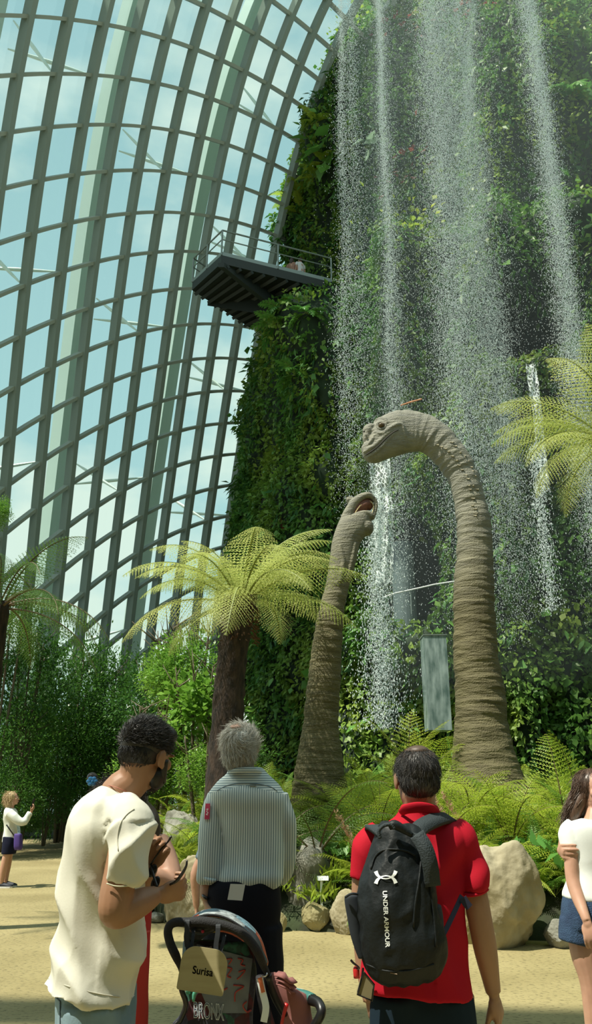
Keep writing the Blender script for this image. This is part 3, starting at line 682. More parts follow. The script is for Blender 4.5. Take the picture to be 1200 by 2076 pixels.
bigfern(560, 11.4, 8, 1.3, 10, 'leafy green fern right of the dark trunk', 46, zz=.8, meshes=TFd)
bigfern(350, 12.0, 8, 1.2, 10, 'green fern behind the man in the cream shirt', 47, zz=.4, meshes=TFd)
# sword ferns fill the bed
zones = [('in the bed left of the grey-haired man', 300, 440), ('in the bed behind the grey-haired man', 440, 600), ('in the bed between the two men in front', 600, 780),
         ('in the bed behind the man in the red shirt', 780, 920), ('in the bed above the big pale boulder', 920, 1080), ('in the bed behind the girl at the right', 1080, 1230)]
rs_ = random.Random(12)
for Y in (10.35, 10.8, 11.3, 11.9, 12.6, 13.4, 14.4):
    step = 44 if Y < 11.5 else 50
    px = 300 + rs_.uniform(0, 30)
    while px < 1240:
        x = P(px, 1600, Y + rs_.uniform(-.2, .2)).x; yy = Y + rs_.uniform(-.25, .25)
        if yy > bed_edge(x) + .35 and not (Y < 10.6 and 560 < px < 760) and not (Y < 12.2 and 540 < px < 705) and not (Y < 11.4 and 320 < px < 440):
            zn = [z for z in zones if z[1] <= px < z[2]] or [zones[-1]]
            row = 'front' if Y < 11.2 else ('middle' if Y < 12.8 else 'back')
            lb = f'feathery green fern, {row} row {zn[0][0]}'
            ms = GFs if rs_.random() < .6 else GFa
            o = fern('sword_fern', (x, yy, gz(x, yy) + .02), ms, rs_.choice((9, 10, 12)), rs_.uniform(.8, 1.2) * (1.0 if ms is GFs else .95), rs_.uniform(-4, 14), lb, 'fern', f'ferns, {row} row {zn[0][0]}', seed=rs_.randrange(9999))
        px += step * rs_.uniform(.8, 1.2)
# yellow ferns and other single plants on the mountain
def mplant(name, px, py, meshes, n, s, tilt, label, cat='fern', seed=0, pull=.1, az0=0, azr=360):
    h, q = mhit(px, py, pull)
    if h is None: print('miss', label); return
    return fern(name, h, meshes, n, s, tilt, label, cat, seed=seed, az0=az0, azr=azr)
GFy = [frond_mesh('frond', 1.0, .25, 16, 4, a0, a1, [M['limeleaf'], M['rachisg']], simple=.07, r=.008, seed=60 + i) for i, (a0, a1) in enumerate([(40, -50), (15, -75)])]
for k, (px, py, s, lb) in enumerate([(600, 405, 1.5, 'yellow-green fern glowing on the left shoulder of the mountain'), (640, 360, 1.2, 'upper yellow-green fern just right of the glowing one'),
      (640, 250, 1.1, 'yellow-green plant on the bulge below the topmost leaves'), (655, 330, 1.0, 'small lime fern beside the large dark leaves'), (612, 430, 1.2, 'lime fern just above the platform railing')]):
    mplant('mountain_fern', px, py, GFy, 9, s, 5, lb, seed=70 + k)
PH = [frond_mesh('frond', 1.0, .34, 7, 3, a0, a1, [M['broad'], M['rachisg']], simple=.16, r=.012, seed=80 + i, droop=.35) for i, (a0, a1) in enumerate([(30, -60), (5, -80)])]
for k, (px, py, s, lb) in enumerate([(570, 625, 1.1, 'split-leaf plant hanging under the platform'), (620, 635, .9, 'split-leaf plant under the platform, right of the larger one'), (560, 660, 1.2, 'split-leaf plant below the platform brace'),
      (1170, 330, 1.6, 'big fern-like plant on the right ledge near the top'), (1160, 200, 1.6, 'spreading plant at the upper right edge'), (600, 760, 1.2, 'leafy plant on the left flank below the platform')]):
    mplant('mountain_plant', px, py, PH, 9, s, 0, lb, 'plant', seed=90 + k)
mplant('bromeliad', 575, 1075, [frond_mesh('leaf', 1.0, .02, 4, 2, 70, -10, [M['redleaf'], M['redleaf']], simple=.05, r=.03, seed=5)], 12, .6, 0, 'reddish bromeliad above the tree fern crown', 'plant', seed=99)
mplant('bromeliad', 548, 1020, [frond_mesh('leaf', 1.0, .02, 4, 2, 70, -10, [M['redleaf'], M['redleaf']], simple=.05, r=.03, seed=6)], 10, .5, 0, 'dark red bromeliad on the left flank of the mountain', 'plant', seed=98)
def leafcluster(name, px, py, n, ln, spread, mt, label, cat, pull=.3, asp=.8):
    h, q = mhit(px, py, pull)
    if h is None: print('miss', label); return
    p = NR.normal(0, spread, (n, 3)); T = p + NR.normal(0, .3, (n, 3)) + np.array(q) * .6; T[:, 2] -= .3; N = NR.normal(0, .4, (n, 3)) + np.array(q); N[:, 2] += .8
    l = NR.uniform(.7, 1.2, n) * ln; o = leaves(name, p, N, T, l, l * asp, mt); o.location = h; return tag(o, label, cat)
leafcluster('caladium', 765, 285, 9, .75, .3, M['paleleaf'], 'large pale leaves in the spray left of the middle curtain', 'plant')
leafcluster('caladium', 740, 195, 5, .5, .2, M['paleleaf'], 'small white leaf cluster in the upper left spray', 'plant')
leafcluster('elephant_ear', 655, 290, 14, .9, .5, M['broad'], 'large dark green leaves on the mountain shoulder', 'plant')
for px, py in ((820, 350), (940, 30), (820, 60), (1000, 15)):
    leafcluster('red_plant', px, py, 60, .3, .5, M['redleaf'], {(820, 350): 'red-leaved plant beside the middle curtain', (940, 30): 'red-leaved plant near the top between the curtains', (820, 60): 'red-leaved plant left of the middle curtain top', (1000, 15): 'red-leaved plant in the dark gap at the top'}[(px, py)], 'plant')
for k, (px, py, lb) in enumerate([(835, 475, 'yellow-green leaf patch on top of the middle ridge'), (842, 1078, 'small lime leaf tuft over the cave'), (700, 580, 'lime leaf patch low in the left spray'), (715, 80, 'yellow leaves on the top left ridge')]):
    leafcluster('creeping_plant', px, py, 140 if k != 1 else 25, .22, .55 if k != 1 else .15, M['limeleaf'], lb, 'plant')
# ---------------------------------------------------------------- trees and shrubs on the left
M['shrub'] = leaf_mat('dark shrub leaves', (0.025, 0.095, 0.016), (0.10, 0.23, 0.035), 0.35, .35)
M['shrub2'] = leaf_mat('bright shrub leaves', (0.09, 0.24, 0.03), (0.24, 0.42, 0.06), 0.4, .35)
M['twig'] = mat('grey brown branches', (.11, .09, .055), .8, bump=.4, bscale=30)
def crown_mesh(nm, n, nc, ll, asp, mt, seed):
    rn = np.random.RandomState(seed); c = rn.normal(0, 1, (nc, 3)); c = unit(c) * (rn.uniform(.45, 1, (nc, 1))); c[:, 2] = c[:, 2] * 1.0
    k = rn.randint(0, nc, n); off = rn.normal(0, .14, (n, 3)); p = c[k] + off; T = off * 4 + rn.normal(0, .45, (n, 3)) + c[k] * .5; T[:, 2] += .1
    N = rn.normal(0, .35, (n, 3)); N[:, 2] += 1.0; T2 = unit(T); B = unit(np.cross(T2, N)); Nn = np.cross(B, T2); l = rn.uniform(.6, 1.2, n) * ll
    V = (p[:, None] + B[:, None] * (KITE[None, :, 0:1] * (l * asp)[:, None, None]) + T2[:, None] * (KITE[None, :, 1:2] * l[:, None, None]) + Nn[:, None] * (KITE[None, :, 2:3] * l[:, None, None]))
    return fast_mesh(nm, V.reshape(-1, 3), np.arange(n * 4).reshape(n, 4), [mt])
def stem_mesh(nm, seed, h=1.0):
    rn = random.Random(seed); mb = MB()
    for k in range(4):
        a = rn.uniform(0, 6.28); d = Vector((math.cos(a), math.sin(a), 0)) * rn.uniform(.1, .35)
        p = [Vector((0, 0, -2.2)) + d * .2, Vector((0, 0, -1.2)) + d * .6, d * 1.2, d * 1.6 + Vector((0, 0, .6))]; mb.tube(p, [.055, .045, .03, .01], 6, 4)
        for q in range(5):
            b = p[2].lerp(p[3], rn.random()); mb.tube([b, b + Vector((rn.uniform(-.5, .5), rn.uniform(-.5, .5), rn.uniform(.1, .4)))], [.016, .005], 4)
    return mb.mesh(nm, [M['twig']], True)
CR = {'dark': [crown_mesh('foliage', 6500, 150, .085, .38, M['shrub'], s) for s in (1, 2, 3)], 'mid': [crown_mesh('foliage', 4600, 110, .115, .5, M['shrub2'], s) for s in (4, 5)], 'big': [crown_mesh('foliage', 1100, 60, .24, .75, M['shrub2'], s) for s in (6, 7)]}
STM = [stem_mesh('stem', s) for s in (1, 2)]
def shrub(px, py, Y, wpx, hm, kind, label, seed, group=None, sq=1.0):
    """crown centre at a pixel; width in pixels"""
    c = P(px, py, Y); rx = wpx / 2 * MPP(px, py, Y); g = 0.15; rn = random.Random(seed)
    root = empty('shrub', (c.x, Y, g), rn.uniform(0, 6.28), label, 'shrub' , group)
    o = link('foliage', rn.choice(CR[kind]), root); o.location = (0, 0, c.z - g); o.scale = (rx, rx, rx * hm)
    o = link('stem', rn.choice(STM), root); s = max((c.z - g) / 2.2, .2); o.location = (0, 0, c.z - g); o.scale = (min(s, .9), min(s, .9), s)
    if Y < 9: D.objects.remove(o)
    return root
SH = [(60, 1390, 23, 210, 1.0, 'dark', 'dark leafy shrub at the left edge below the tree fern'), (150, 1410, 26, 230, 1.05, 'dark', 'tall dark shrub against the dome left of the man in the cream shirt'),
 (235, 1435, 27, 220, 1.0, 'dark', 'dark shrub behind the cream-shirted man\'s head, left side'), (320, 1425, 20, 200, 1.0, 'dark', 'shrub behind the cream-shirted man\'s head, right side'),
 (390, 1365, 16.5, 170, 1.0, 'mid', 'bright green bush top left of the dark trunk'), (345, 1370, 17.0, 120, 1.0, 'mid', 'small-leaved bright bush top beside the dome base'), (400, 1440, 14.5, 150, .9, 'big', 'broad-leaved bright plant left of the dark trunk'),
 (320, 1510, 14, 130, .8, 'big', 'broad-leaved plant right of the cream-shirted man\'s head'), (40, 1510, 22.5, 200, 1.0, 'dark', 'shaded shrub above the woman with the phone'), (130, 1530, 25.5, 210, 1.0, 'dark', 'shaded shrub right of the woman with the phone'),
 (220, 1550, 26, 200, 1.0, 'dark', 'deep-shade shrub behind the cream-shirted man\'s shoulder'), (300, 1580, 14, 150, .8, 'mid', 'low bush between the cream-shirted man and the grey boulder'), (10, 1620, 21.5, 150, .9, 'dark', 'low shrub behind the woman with the phone'),
 (95, 1630, 24, 120, .9, 'dark', 'low dark shrub at the end of the path'), (180, 1625, 29, 150, .8, 'dark', 'low dark shrub behind the cream shirt'), (420, 1560, 12.6, 120, .8, 'mid', 'bush at the foot of the dark trunk'), (20, 1290, 22, 160, 1.0, 'dark', 'dark shrub crown half hidden by the left tree fern'),
 (-14, 1040, 8.5, 70, 1.0, 'mid', 'leafy twig reaching in at the left edge above the tree fern')]
SH += [(-5, 1668, 21.8, 90, .55, 'dark', 'low shaded groundcover shrub behind the blonde woman\'s waist'), (48, 1672, 23.5, 80, .5, 'dark', 'low shaded shrub just right of the purple bag'), (95, 1664, 27, 80, .5, 'dark', 'low shaded shrub at the far bend of the path'), (140, 1662, 30.5, 70, .5, 'dark', 'farthest low shrub left of the cream shirt')]
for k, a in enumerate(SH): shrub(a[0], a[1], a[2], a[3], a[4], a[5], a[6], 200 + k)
for k, (px, Y) in enumerate([(-60, 25), (40, 26), (140, 29), (240, 30), (340, 26), (440, 22)]):
    shrub(px, 1560, Y, 230, 1.1, 'dark', 'dark background shrub behind the left bed', 300 + k, 'background shrubs against the dome')
# small plants by the boulders
def tuft(name, px, py, Y, n, ln, mt, label, cat='plant', asp=.2, spread=.12, up=1.0):
    c = P(px, py, Y); g = gz(c.x, Y); p = np.stack([NR.normal(0, spread, n), NR.normal(0, spread, n), NR.uniform(0, spread, n)], -1)
    T = NR.normal(0, .6, (n, 3)); T[:, 2] = NR.uniform(.3, 1, n) * up; N = NR.normal(0, .4, (n, 3)); N[:, 2] += .6; N[:, 1] -= .4
    l = NR.uniform(.6, 1.2, n) * ln; o = leaves(name, p, N, T, l, l * asp, mt); o.location = c; return tag(o, label, cat)
tuft('leafy_plant', 640, 1830, 10.75, 60, .22, M['limeleaf'], 'bright strappy plant around the white sign post')
tuft('leafy_plant', 690, 1790, 10.9, 60, .25, M['fern'], 'yellow-green leafy clump right of the white sign')
tuft('leafy_plant', 695, 1745, 11.2, 90, .14, M['broad'], 'dark glossy ground cover beside the tall grey boulder', asp=.6, spread=.22)
tuft('leafy_plant', 360, 1740, 11.2, 60, .2, M['fern'], 'small leafy plant between the two left boulders')
tuft('leafy_plant', 572, 1810, 10.7, 40, .14, M['limeleaf'], 'small yellow-green sprig beside the grey-haired man\'s hip')
tuft('leafy_plant', 1110, 1760, 10.4, 60, .25, M['broad'], 'dark leaves between the pale boulder and the girl', asp=.5, spread=.25)
M['plume'] = leaf_mat('pink grass plume', (.50, .28, .20), (.62, .42, .30), .4, .6)
for px, py, lb in ((722, 1695, 'pinkish feathery plume left of the red shirt'), (905, 1640, 'buff feathery plume behind the red shirt shoulder'), (940, 1655, 'small dry plume right of the red shirt collar')):
    c = P(px, py + 30, 10.6); n = 160; f = NR.uniform(0, 1, n); ax = np.array((-.25, 0, .45)); p = f[:, None] * ax[None] + NR.normal(0, .01, (n, 3)); T = np.stack([NR.normal(0, .6, n), NR.normal(0, .6, n), NR.uniform(.5, 1, n)], -1)
    l = .10 * (1 - .5 * f); o = leaves('grass_plume', p, NR.normal(0, 1, (n, 3)), T, l, l * .12, M['plume']); o.location = c; tag(o, lb, 'plant')
# ---------------------------------------------------------------- boulders
def rock_mat(name, c1, c2, c3):
    m = mat(name, c1, .85, noise_s=2.2, col2=c2, bump=.9, bscale=9, detail=8); return m
M['rockp'] = rock_mat('pale tan rock', (.20, .17, .09), (.40, .36, .25), 0); M['rockg'] = rock_mat('grey rock', (.13, .13, .10), (.30, .30, .26), 0); M['rockb'] = rock_mat('brownish mossy rock', (.20, .17, .07), (.34, .31, .17), 0)
import bmesh
def boulder(x0, x1, yt, yb, mt, label, seed, dep=1.0, e=2.6, lump=.22, Y=None, shear=0.0):
    g = PG((x0 + x1) / 2, yb, 0) if Y is None else Vector((P((x0 + x1) / 2, yb, Y).x, Y, 0)); fy = g.y; w = (x1 - x0) * MPP((x0 + x1) / 2, yb, fy)
    r = w / 2; cy = fy + r * dep * .8; top = P((x0 + x1) / 2, yt, cy).z; h = top
    bm = bmesh.new(); bmesh.ops.create_icosphere(bm, subdivisions=6, radius=1.0)
    pl = []; rn = random.Random(seed)
    for k in range(11): v = Vector((rn.gauss(0, 1), rn.gauss(0, 1), rn.gauss(0, .8))).normalized(); pl.append((v, rn.uniform(.72, .95)))
    for v in bm.verts:
        p = v.co.copy(); q = Vector([math.copysign(abs(c_) ** (2 / e), c_) for c_ in p]); q = q / max(q.length, 1e-6) * (1 / max((abs(p.x) ** e + abs(p.y) ** e + abs(p.z) ** e) ** (1 / e), .3)) if False else p * (1 / max((abs(p.x) ** e + abs(p.y) ** e + abs(p.z) ** e) ** (1 / e), .3))
        for n_, d_ in pl:
            s = q.dot(n_) - d_
            if s > 0: q -= n_ * s * .75
        s = Vector((seed * 3.1, seed, 0)); q *= 1 + lump * noise.noise(q * 1.1 + s) + lump * .4 * noise.noise(q * 2.7 + s) + .035 * noise.noise(q * 7 + s) + .012 * noise.noise(q * 18 + s)
        v.co = Vector((q.x * r + shear * q.z * r, q.y * r * dep, (q.z * .56 + .44) * h))
        if v.co.z < -.05: v.co.z = -.05
    me = D.meshes.new('boulder'); bm.to_mesh(me); bm.free(); me.materials.append(M[mt]); me.polygons.foreach_set('use_smooth', [True] * len(me.polygons))
    o = link('boulder', me); o.location = (g.x, cy, 0); return tag(o, label, 'boulder')
boulder(950, 1120, 1708, 1928, 'rockp', 'biggest pale tan boulder, right of the man in the red shirt', 4, .9, 2.5, .26, shear=-.06)
boulder(572, 682, 1697, 1878, 'rockg', 'tall grey angular boulder right of the grey-haired man', 5, .9, 2.6, .28)
boulder(612, 670, 1826, 1890, 'rockb', 'small round mossy boulder under the white sign', 8, 1, 2.2, .10)
boulder(670, 745, 1803, 1896, 'rockp', 'rounded pale boulder left of the black backpack', 11, 1, 2.4, .12)
boulder(326, 440, 1735, 1882, 'rockp', 'light boulder between the two men on the left', 14, .9, 2.6, .2, shear=.2)
boulder(316, 400, 1648, 1730, 'rockg', 'flat-topped grey boulder above the light one', 17, .8, 3.4, .18, Y=12.3)
boulder(300, 332, 1848, 1872, 'rockg', 'small low stone left of the light boulder', 20, 1, 2.4, .1)
boulder(1112, 1180, 1862, 1925, 'rockg', 'dark boulder beside the girl\'s shorts', 23, 1, 2.6, .1)
boulder(560, 582, 1848, 1890, 'rockb', 'small mossy stone beside the grey-haired man\'s leg', 26, 1, 2.2, .1)
boulder(905, 975, 1800, 1915, 'rockb', 'boulder half hidden behind the red shirt', 29, 1, 2.6, .12)
# plant sign
sg = empty('plant_sign', P(652, 1838, 10.62), label='small white plant sign on a post by the round boulder', cat='sign')
k = MPP(655, 1800, 10.62); mb = MB(); mb.box((0, 0, .5 * 54 * k), 5 * k, .01, 54 * k); mb.build('post', [mat('white sign', (.8, .85, .85), .4)], sg)
mb = MB(); mb.box((3 * k, -.01, 52 * k), 23 * k, .012, 9 * k, Matrix.Rotation(R(-25), 3, 'X')); mb.build('panel', [M.setdefault('white', mat('white panel', (.8, .87, .88), .4))], sg)
# ---------------------------------------------------------------- dinosaurs
def skin_mat(name, c_back, c_side, c_low):
    m, t, b, o = mat_new(name); tcn = nn(t, 'ShaderNodeTexCoord')
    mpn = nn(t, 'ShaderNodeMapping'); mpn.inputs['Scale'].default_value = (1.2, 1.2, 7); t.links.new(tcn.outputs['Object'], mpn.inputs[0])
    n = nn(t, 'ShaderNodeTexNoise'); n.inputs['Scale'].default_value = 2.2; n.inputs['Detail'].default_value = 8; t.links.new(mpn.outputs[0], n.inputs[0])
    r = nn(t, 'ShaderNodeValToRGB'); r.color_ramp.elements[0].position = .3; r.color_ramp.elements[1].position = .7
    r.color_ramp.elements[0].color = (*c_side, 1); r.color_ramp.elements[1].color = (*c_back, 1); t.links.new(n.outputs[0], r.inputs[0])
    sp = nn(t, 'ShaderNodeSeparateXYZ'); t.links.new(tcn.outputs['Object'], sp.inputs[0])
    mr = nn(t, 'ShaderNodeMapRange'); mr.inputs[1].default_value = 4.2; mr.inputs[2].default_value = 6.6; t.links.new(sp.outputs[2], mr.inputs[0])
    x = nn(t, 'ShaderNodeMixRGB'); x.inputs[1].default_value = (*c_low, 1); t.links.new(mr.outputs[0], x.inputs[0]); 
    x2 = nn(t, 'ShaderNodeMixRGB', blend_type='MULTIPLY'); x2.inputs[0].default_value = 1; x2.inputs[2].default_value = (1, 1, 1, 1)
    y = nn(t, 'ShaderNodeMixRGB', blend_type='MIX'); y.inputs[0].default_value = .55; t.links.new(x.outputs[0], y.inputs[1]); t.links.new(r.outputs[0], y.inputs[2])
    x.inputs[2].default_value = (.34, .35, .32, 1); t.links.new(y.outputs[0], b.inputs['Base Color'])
    n2 = nn(t, 'ShaderNodeTexNoise'); n2.inputs['Scale'].default_value = 5; n2.inputs['Detail'].default_value = 10; t.links.new(mpn.outputs[0], n2.inputs[0])
    v2 = nn(t, 'ShaderNodeTexVoronoi'); v2.inputs['Scale'].default_value = 55; t.links.new(tcn.outputs['Object'], v2.inputs[0])
    ad = nn(t, 'ShaderNodeMath', operation='MULTIPLY_ADD'); ad.inputs[1].default_value = .25; t.links.new(v2.outputs['Distance'], ad.inputs[0]); t.links.new(n2.outputs[0], ad.inputs[2])
    bp = nn(t, 'ShaderNodeBump'); bp.inputs['Strength'].default_value = .9; bp.inputs['Distance'].default_value = .035; t.links.new(ad.outputs[0], bp.inputs['Height']); t.links.new(bp.outputs[0], b.inputs['Normal'])
    b.inputs['Roughness'].default_value = .75; return m
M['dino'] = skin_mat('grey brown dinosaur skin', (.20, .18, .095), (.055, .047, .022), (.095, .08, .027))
M['dinod'] = mat('dark groove shade and nostril', (.05, .045, .04), .8); M['eye'] = mat('glossy brown eye', (.08, .05, .02), .1)
def pair_rings(mb, pairs, Y, dep, n=28, sub=4, yoff=None, e=2.2):
    A = crom([list(a) + list(b) + [d, yo] for a, b, d, yo in pairs], sub); rs = []; cs = []
    for a in A:
        p = P(a[0], a[1], Y + a[5]); q = P(a[2], a[3], Y + a[5]); c = (p + q) / 2; u = (p - q) / 2; rr = u.length; dv = Vector((0, 1, 0)) * rr * a[4]; ring = []
        for k in range(n):
            t = 2 * math.pi * k / n; ct, s_ = math.cos(t), math.sin(t)
            ring.append(c + u * math.copysign(abs(ct) ** (2 / e), ct) + dv * math.copysign(abs(s_) ** (2 / e), s_))
        rs.append(ring); cs.append((c, rr))
    mb.rings(rs); return cs
def z6(*p): return (700 + p[0] / 4, 800 + p[1] / 4)
def z5(*p): return (600 + p[0] / 2, 780 + p[1] / 2)
def wrinkler(cs, amp=.018, freq=7.0, skip=0):
    C = np.array([c for c, _ in cs]); L = np.concatenate([[0], np.cumsum(np.linalg.norm(np.diff(C, axis=0), axis=1))])
    Tn = unit(np.gradient(C, axis=0))
    def f(co, no):
        out = co.copy()
        for s in range(0, len(co), 20000):
            q = co[s:s + 20000]; d = ((q[:, None] - C[None]) ** 2).sum(-1); i = d.argmin(1)
            l = L[i] + ((q - C[i]) * Tn[i]).sum(1); rel = q - C[i]
            for k in range(len(q)):
                ll = l[k]
                if ll < skip: continue
                w = min(1, (ll - skip) / .5)
                a = rel[k]; x1 = noise.noise(Vector((a[0] * 1.3, a[1] * 1.3, ll * freq))); x2 = noise.noise(Vector((a[0] * 2.5, a[1] * 2.5 + 7, ll * freq * 2.6)))
                hh = -abs(x1) * 1.2 + x2 * .5
                out[s + k] = q[k] + no[s + k] * (amp * w * hh)
        return out
    return f
# the taller one
dy = 12.6
prs = [((z6(128, 450)), (z6(134, 472)), .5), (z6(133, 420), z6(155, 520), .8), (z6(172, 362), z6(205, 549), .72), (z6(205, 305), z6(262, 549), .68), (z6(238, 240), z6(325, 524), .66), (z6(292, 186), z6(392, 500), .66),
 (z6(370, 148), z6(455, 482), .66), (z6(450, 133), z6(512, 466), .62), (z6(530, 133), z6(562, 460), .62), (z6(625, 157), z6(622, 464), .68), (z6(722, 197), z6(682, 500), .75), (z6(822, 267), z6(742, 562), .8), (z6(912, 362), z6(792, 626), .85),
 (z6(987, 467), z6(832, 692), .88), (z6(1042, 572), z6(857, 762), .9), (z6(1092, 692), z6(877, 852), .92), (z6(1132, 842), z6(890, 942), .95), (z6(1162, 962), z6(898, 1032), 1), (z6(1186, 1102), z6(903, 1122), 1), (z6(1196, 1280), z6(900, 1280), 1),
 (z5(803, 800), z5(640, 800), 1), (z5(807, 950), z5(637, 950), 1), (z5(820, 1100), z5(637, 1100), 1.05), (z5(846, 1250), z5(646, 1250), 1.1), (z5(862, 1400), z5(642, 1400), 1.15), (z5(900, 1540), z5(630, 1540), 1.2), (z5(960, 1700), z5(600, 1700), 1.2)]
mb = MB(); cs = pair_rings(mb, [(a, b, d, 0.0) for a, b, d in prs], dy, 1)
bv = BVHTree.FromPolygons([Vector(v) for v in mb.V], mb.F)
def hit(bvh, px, py, lift=0.0):
    u = (px - 600) / F; v = (1038 - py) / F; d = Vector((u, CT - v * ST, ST + v * CT)).normalized(); h = bvh.ray_cast(Vector((0, 0, CAMZ)), d)
    return (h[0] - d * lift, h[1]) if h[0] else (P(px, py, dy), Vector((0, -1, 0)))
k4 = MPP(760, 880, dy) / 4
def feat(mb, bvh, pts, rad, lift=0.0, n=8, sub=3): mb.tube([hit(bvh, *z6(*p), lift)[0] for p in pts], [r * k4 for r in rad], n, sub)
c, _ = hit(bv, *z6(205, 300)); mb.ell(P(*z6(188, 300), dy - .02), 50 * k4, 62 * k4, 62 * k4)              # nostril dome
mb.ell(P(*z6(205, 275), dy - .02), 46 * k4, 60 * k4, 40 * k4); mb.ell(P(*z6(172, 350), dy - .02), 34 * k4, 56 * k4, 60 * k4)
feat(mb, bv, [(232, 290), (240, 225), (275, 195), (320, 195), (342, 230)], [10, 13, 14, 13, 10])         # brow ring
feat(mb, bv, [(236, 295), (270, 312), (320, 300), (345, 262)], [8, 10, 12, 10])
feat(mb, bv, [(150, 470), (195, 440), (250, 405), (310, 345), (370, 298), (425, 272)], [16, 19, 18, 16, 14, 10], -.01)   # upper lip
feat(mb, bv, [(180, 505), (225, 480), (285, 430), (340, 370), (395, 318), (432, 296)], [16, 18, 18, 15, 13, 9], -.01)     # lower lip
feat(mb, bv, [(300, 320), (360, 275), (410, 245), (455, 240), (475, 280), (490, 340)], [12, 16, 18, 15, 12, 9])           # cheek bone
feat(mb, bv, [(190, 400), (215, 370), (235, 330)], [12, 13, 10])
feat(mb, bv, [(455, 262), (485, 320), (505, 345)], [8, 9, 6])
d1 = empty('dinosaur_sculpture', (P(985, 1500, dy).x, dy, .6), label='taller long-necked dinosaur sculpture with closed mouth, curving down to the left', cat='dinosaur')
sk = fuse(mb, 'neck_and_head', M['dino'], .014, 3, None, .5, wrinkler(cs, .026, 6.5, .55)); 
def keep_world(o, root): o.parent = root; o.matrix_parent_inverse = Matrix.Translation(-Vector(root.location))
keep_world(sk, d1)
mb = MB(); h, n_ = hit(bv, *z6(292, 250), .0); mb.ell(h, 26 * k4, 26 * k4, 20 * k4); o = mb.build('eye', [M['eye']], None, True); keep_world(o, d1)
mb = MB(); 
for rr, w_ in ((34, 5), (42, 4)):
    mb.tube([hit(bv, *z6(292 + rr * math.cos(t), 250 + rr * .72 * math.sin(t)), .006)[0] for t in np.linspace(0, 6.28, 17)], w_ * k4, 6)
o = mb.build('eyelid', [M['dino']], None, True); keep_world(o, d1)
mb = MB(); feat(mb, bv, [(165, 490), (210, 462), (265, 420), (325, 358), (385, 308), (430, 284)], [5, 6, 6, 5, 5, 4], .012); o = mb.build('mouth_line', [M['dinod']], None, True); keep_world(o, d1)  # dark tube: shade of the groove between the lips, put in as colour
mb = MB(); mb.ell(P(*z6(152, 300), dy - .16), 9 * k4, 10 * k4, 6 * k4); o = mb.build('nostril', [M['dinod']], None, True); keep_world(o, d1)
# spiny bumps along the side and back of the neck
mb = MB(); rn = random.Random(3)
for (x, y) in [(760, 410), (790, 425), (820, 440), (850, 465), (880, 500), (905, 535), (930, 575), (955, 610), (985, 655), (1005, 685), (1020, 770), (1045, 845), (1040, 900), (1060, 930), (1065, 965), (1060, 985), (1010, 740), (1040, 740), (1075, 770), (940, 470), (970, 500), (1000, 540), (1040, 620), (1060, 660), (1030, 590), (900, 420), (870, 390)]:
    h, n_ = hit(bv, *z6(x, y)); mb.tube([h - n_ * .01, h + Vector((rn.uniform(-.03, .03), -.0, rn.uniform(0, .01)))+n_ * .012, h + Vector((-.05, 0, .012))], [.012, .018, .004], 6)
o = mb.build('skin_spines', [mat('pale skin ridges', (.34, .31, .22), .8)], None, True); keep_world(o, d1)
# the smaller one, mouth open
dy2 = 13.0
prs = [(z5(145, 640), z5(262, 640), .9), (z5(160, 588), z5(292, 602), .8), (z5(172, 560), z5(304, 565), .75), (z5(186, 542), z5(310, 535), .7)]
nk = [(z5(-50, 1900), z5(250, 1900), 1.1), (z5(-20, 1640), z5(210, 1640), 1.1), (z5(5, 1500), z5(190, 1500), 1.05), (z5(25, 1380), z5(175, 1380), 1), (z5(40, 1240), z5(180, 1240), 1), (z5(58, 1100), z5(187, 1100), 1), (z5(80, 960), z5(194, 950), 1), (z5(103, 870), z5(207, 860), 1), (z5(125, 780), z5(228, 780), 1), (z5(136, 710), z5(246, 705), .95)]
mb = MB(); cs2 = pair_rings(mb, [(a, b, d, 0.0) for a, b, d in nk + prs], dy2, 1)
mb2 = MB(); up_ = [(z5(165, 575), z5(230, 575), .9, .06), (z5(180, 540), z5(236, 552), .95, .05), (z5(197, 505), z5(240, 528), 1.1, .04), (z5(226, 465), z5(252, 498), 1.35, .02), (z5(262, 443), z5(272, 474), 1.7, -.02), (z5(296, 439), z5(295, 463), 1.9, -.04), (z5(320, 455), z5(312, 474), 1.4, -.04), (z5(328, 474), z5(318, 482), .8, -.04)]
pair_rings(mb2, up_, dy2, 1); mb.add(mb2.V, mb2.F)
k5 = MPP(750, 1040, dy2) / 2
def F5(pts, rad, dY, sub=3): mb.tube([P(*z5(*p[:2]), dy2 + dY + (p[2] if len(p) > 2 else 0)) for p in pts], [r * k5 for r in rad], 8, sub)
F5([(320, 462), (324, 490), (319, 520), (309, 545)], [9, 9, 8, 9], -.06)                         # far corner of the open jaw
F5([(205, 548), (240, 530), (275, 520), (300, 524), (310, 535)], [9, 11, 12, 11, 9], -.12)          # lower lip
F5([(205, 470), (222, 468), (240, 476)], [14, 17, 10], .05)                                         # brow knob
mb.ell(P(*z5(285, 580), dy2 - .02), 30 * k5, 40 * k5, 34 * k5)
F5([(180, 650), (192, 720), (178, 800)], [8, 10, 12], -.20); F5([(240, 640), (225, 720), (205, 790)], [7, 9, 10], -.17)
d2 = empty('dinosaur_sculpture', (P(650, 1550, dy2).x, dy2, .6), label='smaller long-necked dinosaur sculpture with its mouth open, left of the taller one', cat='dinosaur')
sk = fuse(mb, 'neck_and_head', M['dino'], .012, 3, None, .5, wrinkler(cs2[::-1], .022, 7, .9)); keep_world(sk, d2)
mb = MB(); mb.tube([P(*z5(228, 536), dy2 + .02), P(*z5(255, 505), dy2 + .02), P(*z5(288, 488), dy2 + .0), P(*z5(308, 500), dy2 + .0)], [x * k5 for x in (12, 24, 28, 14)], 12, 4)
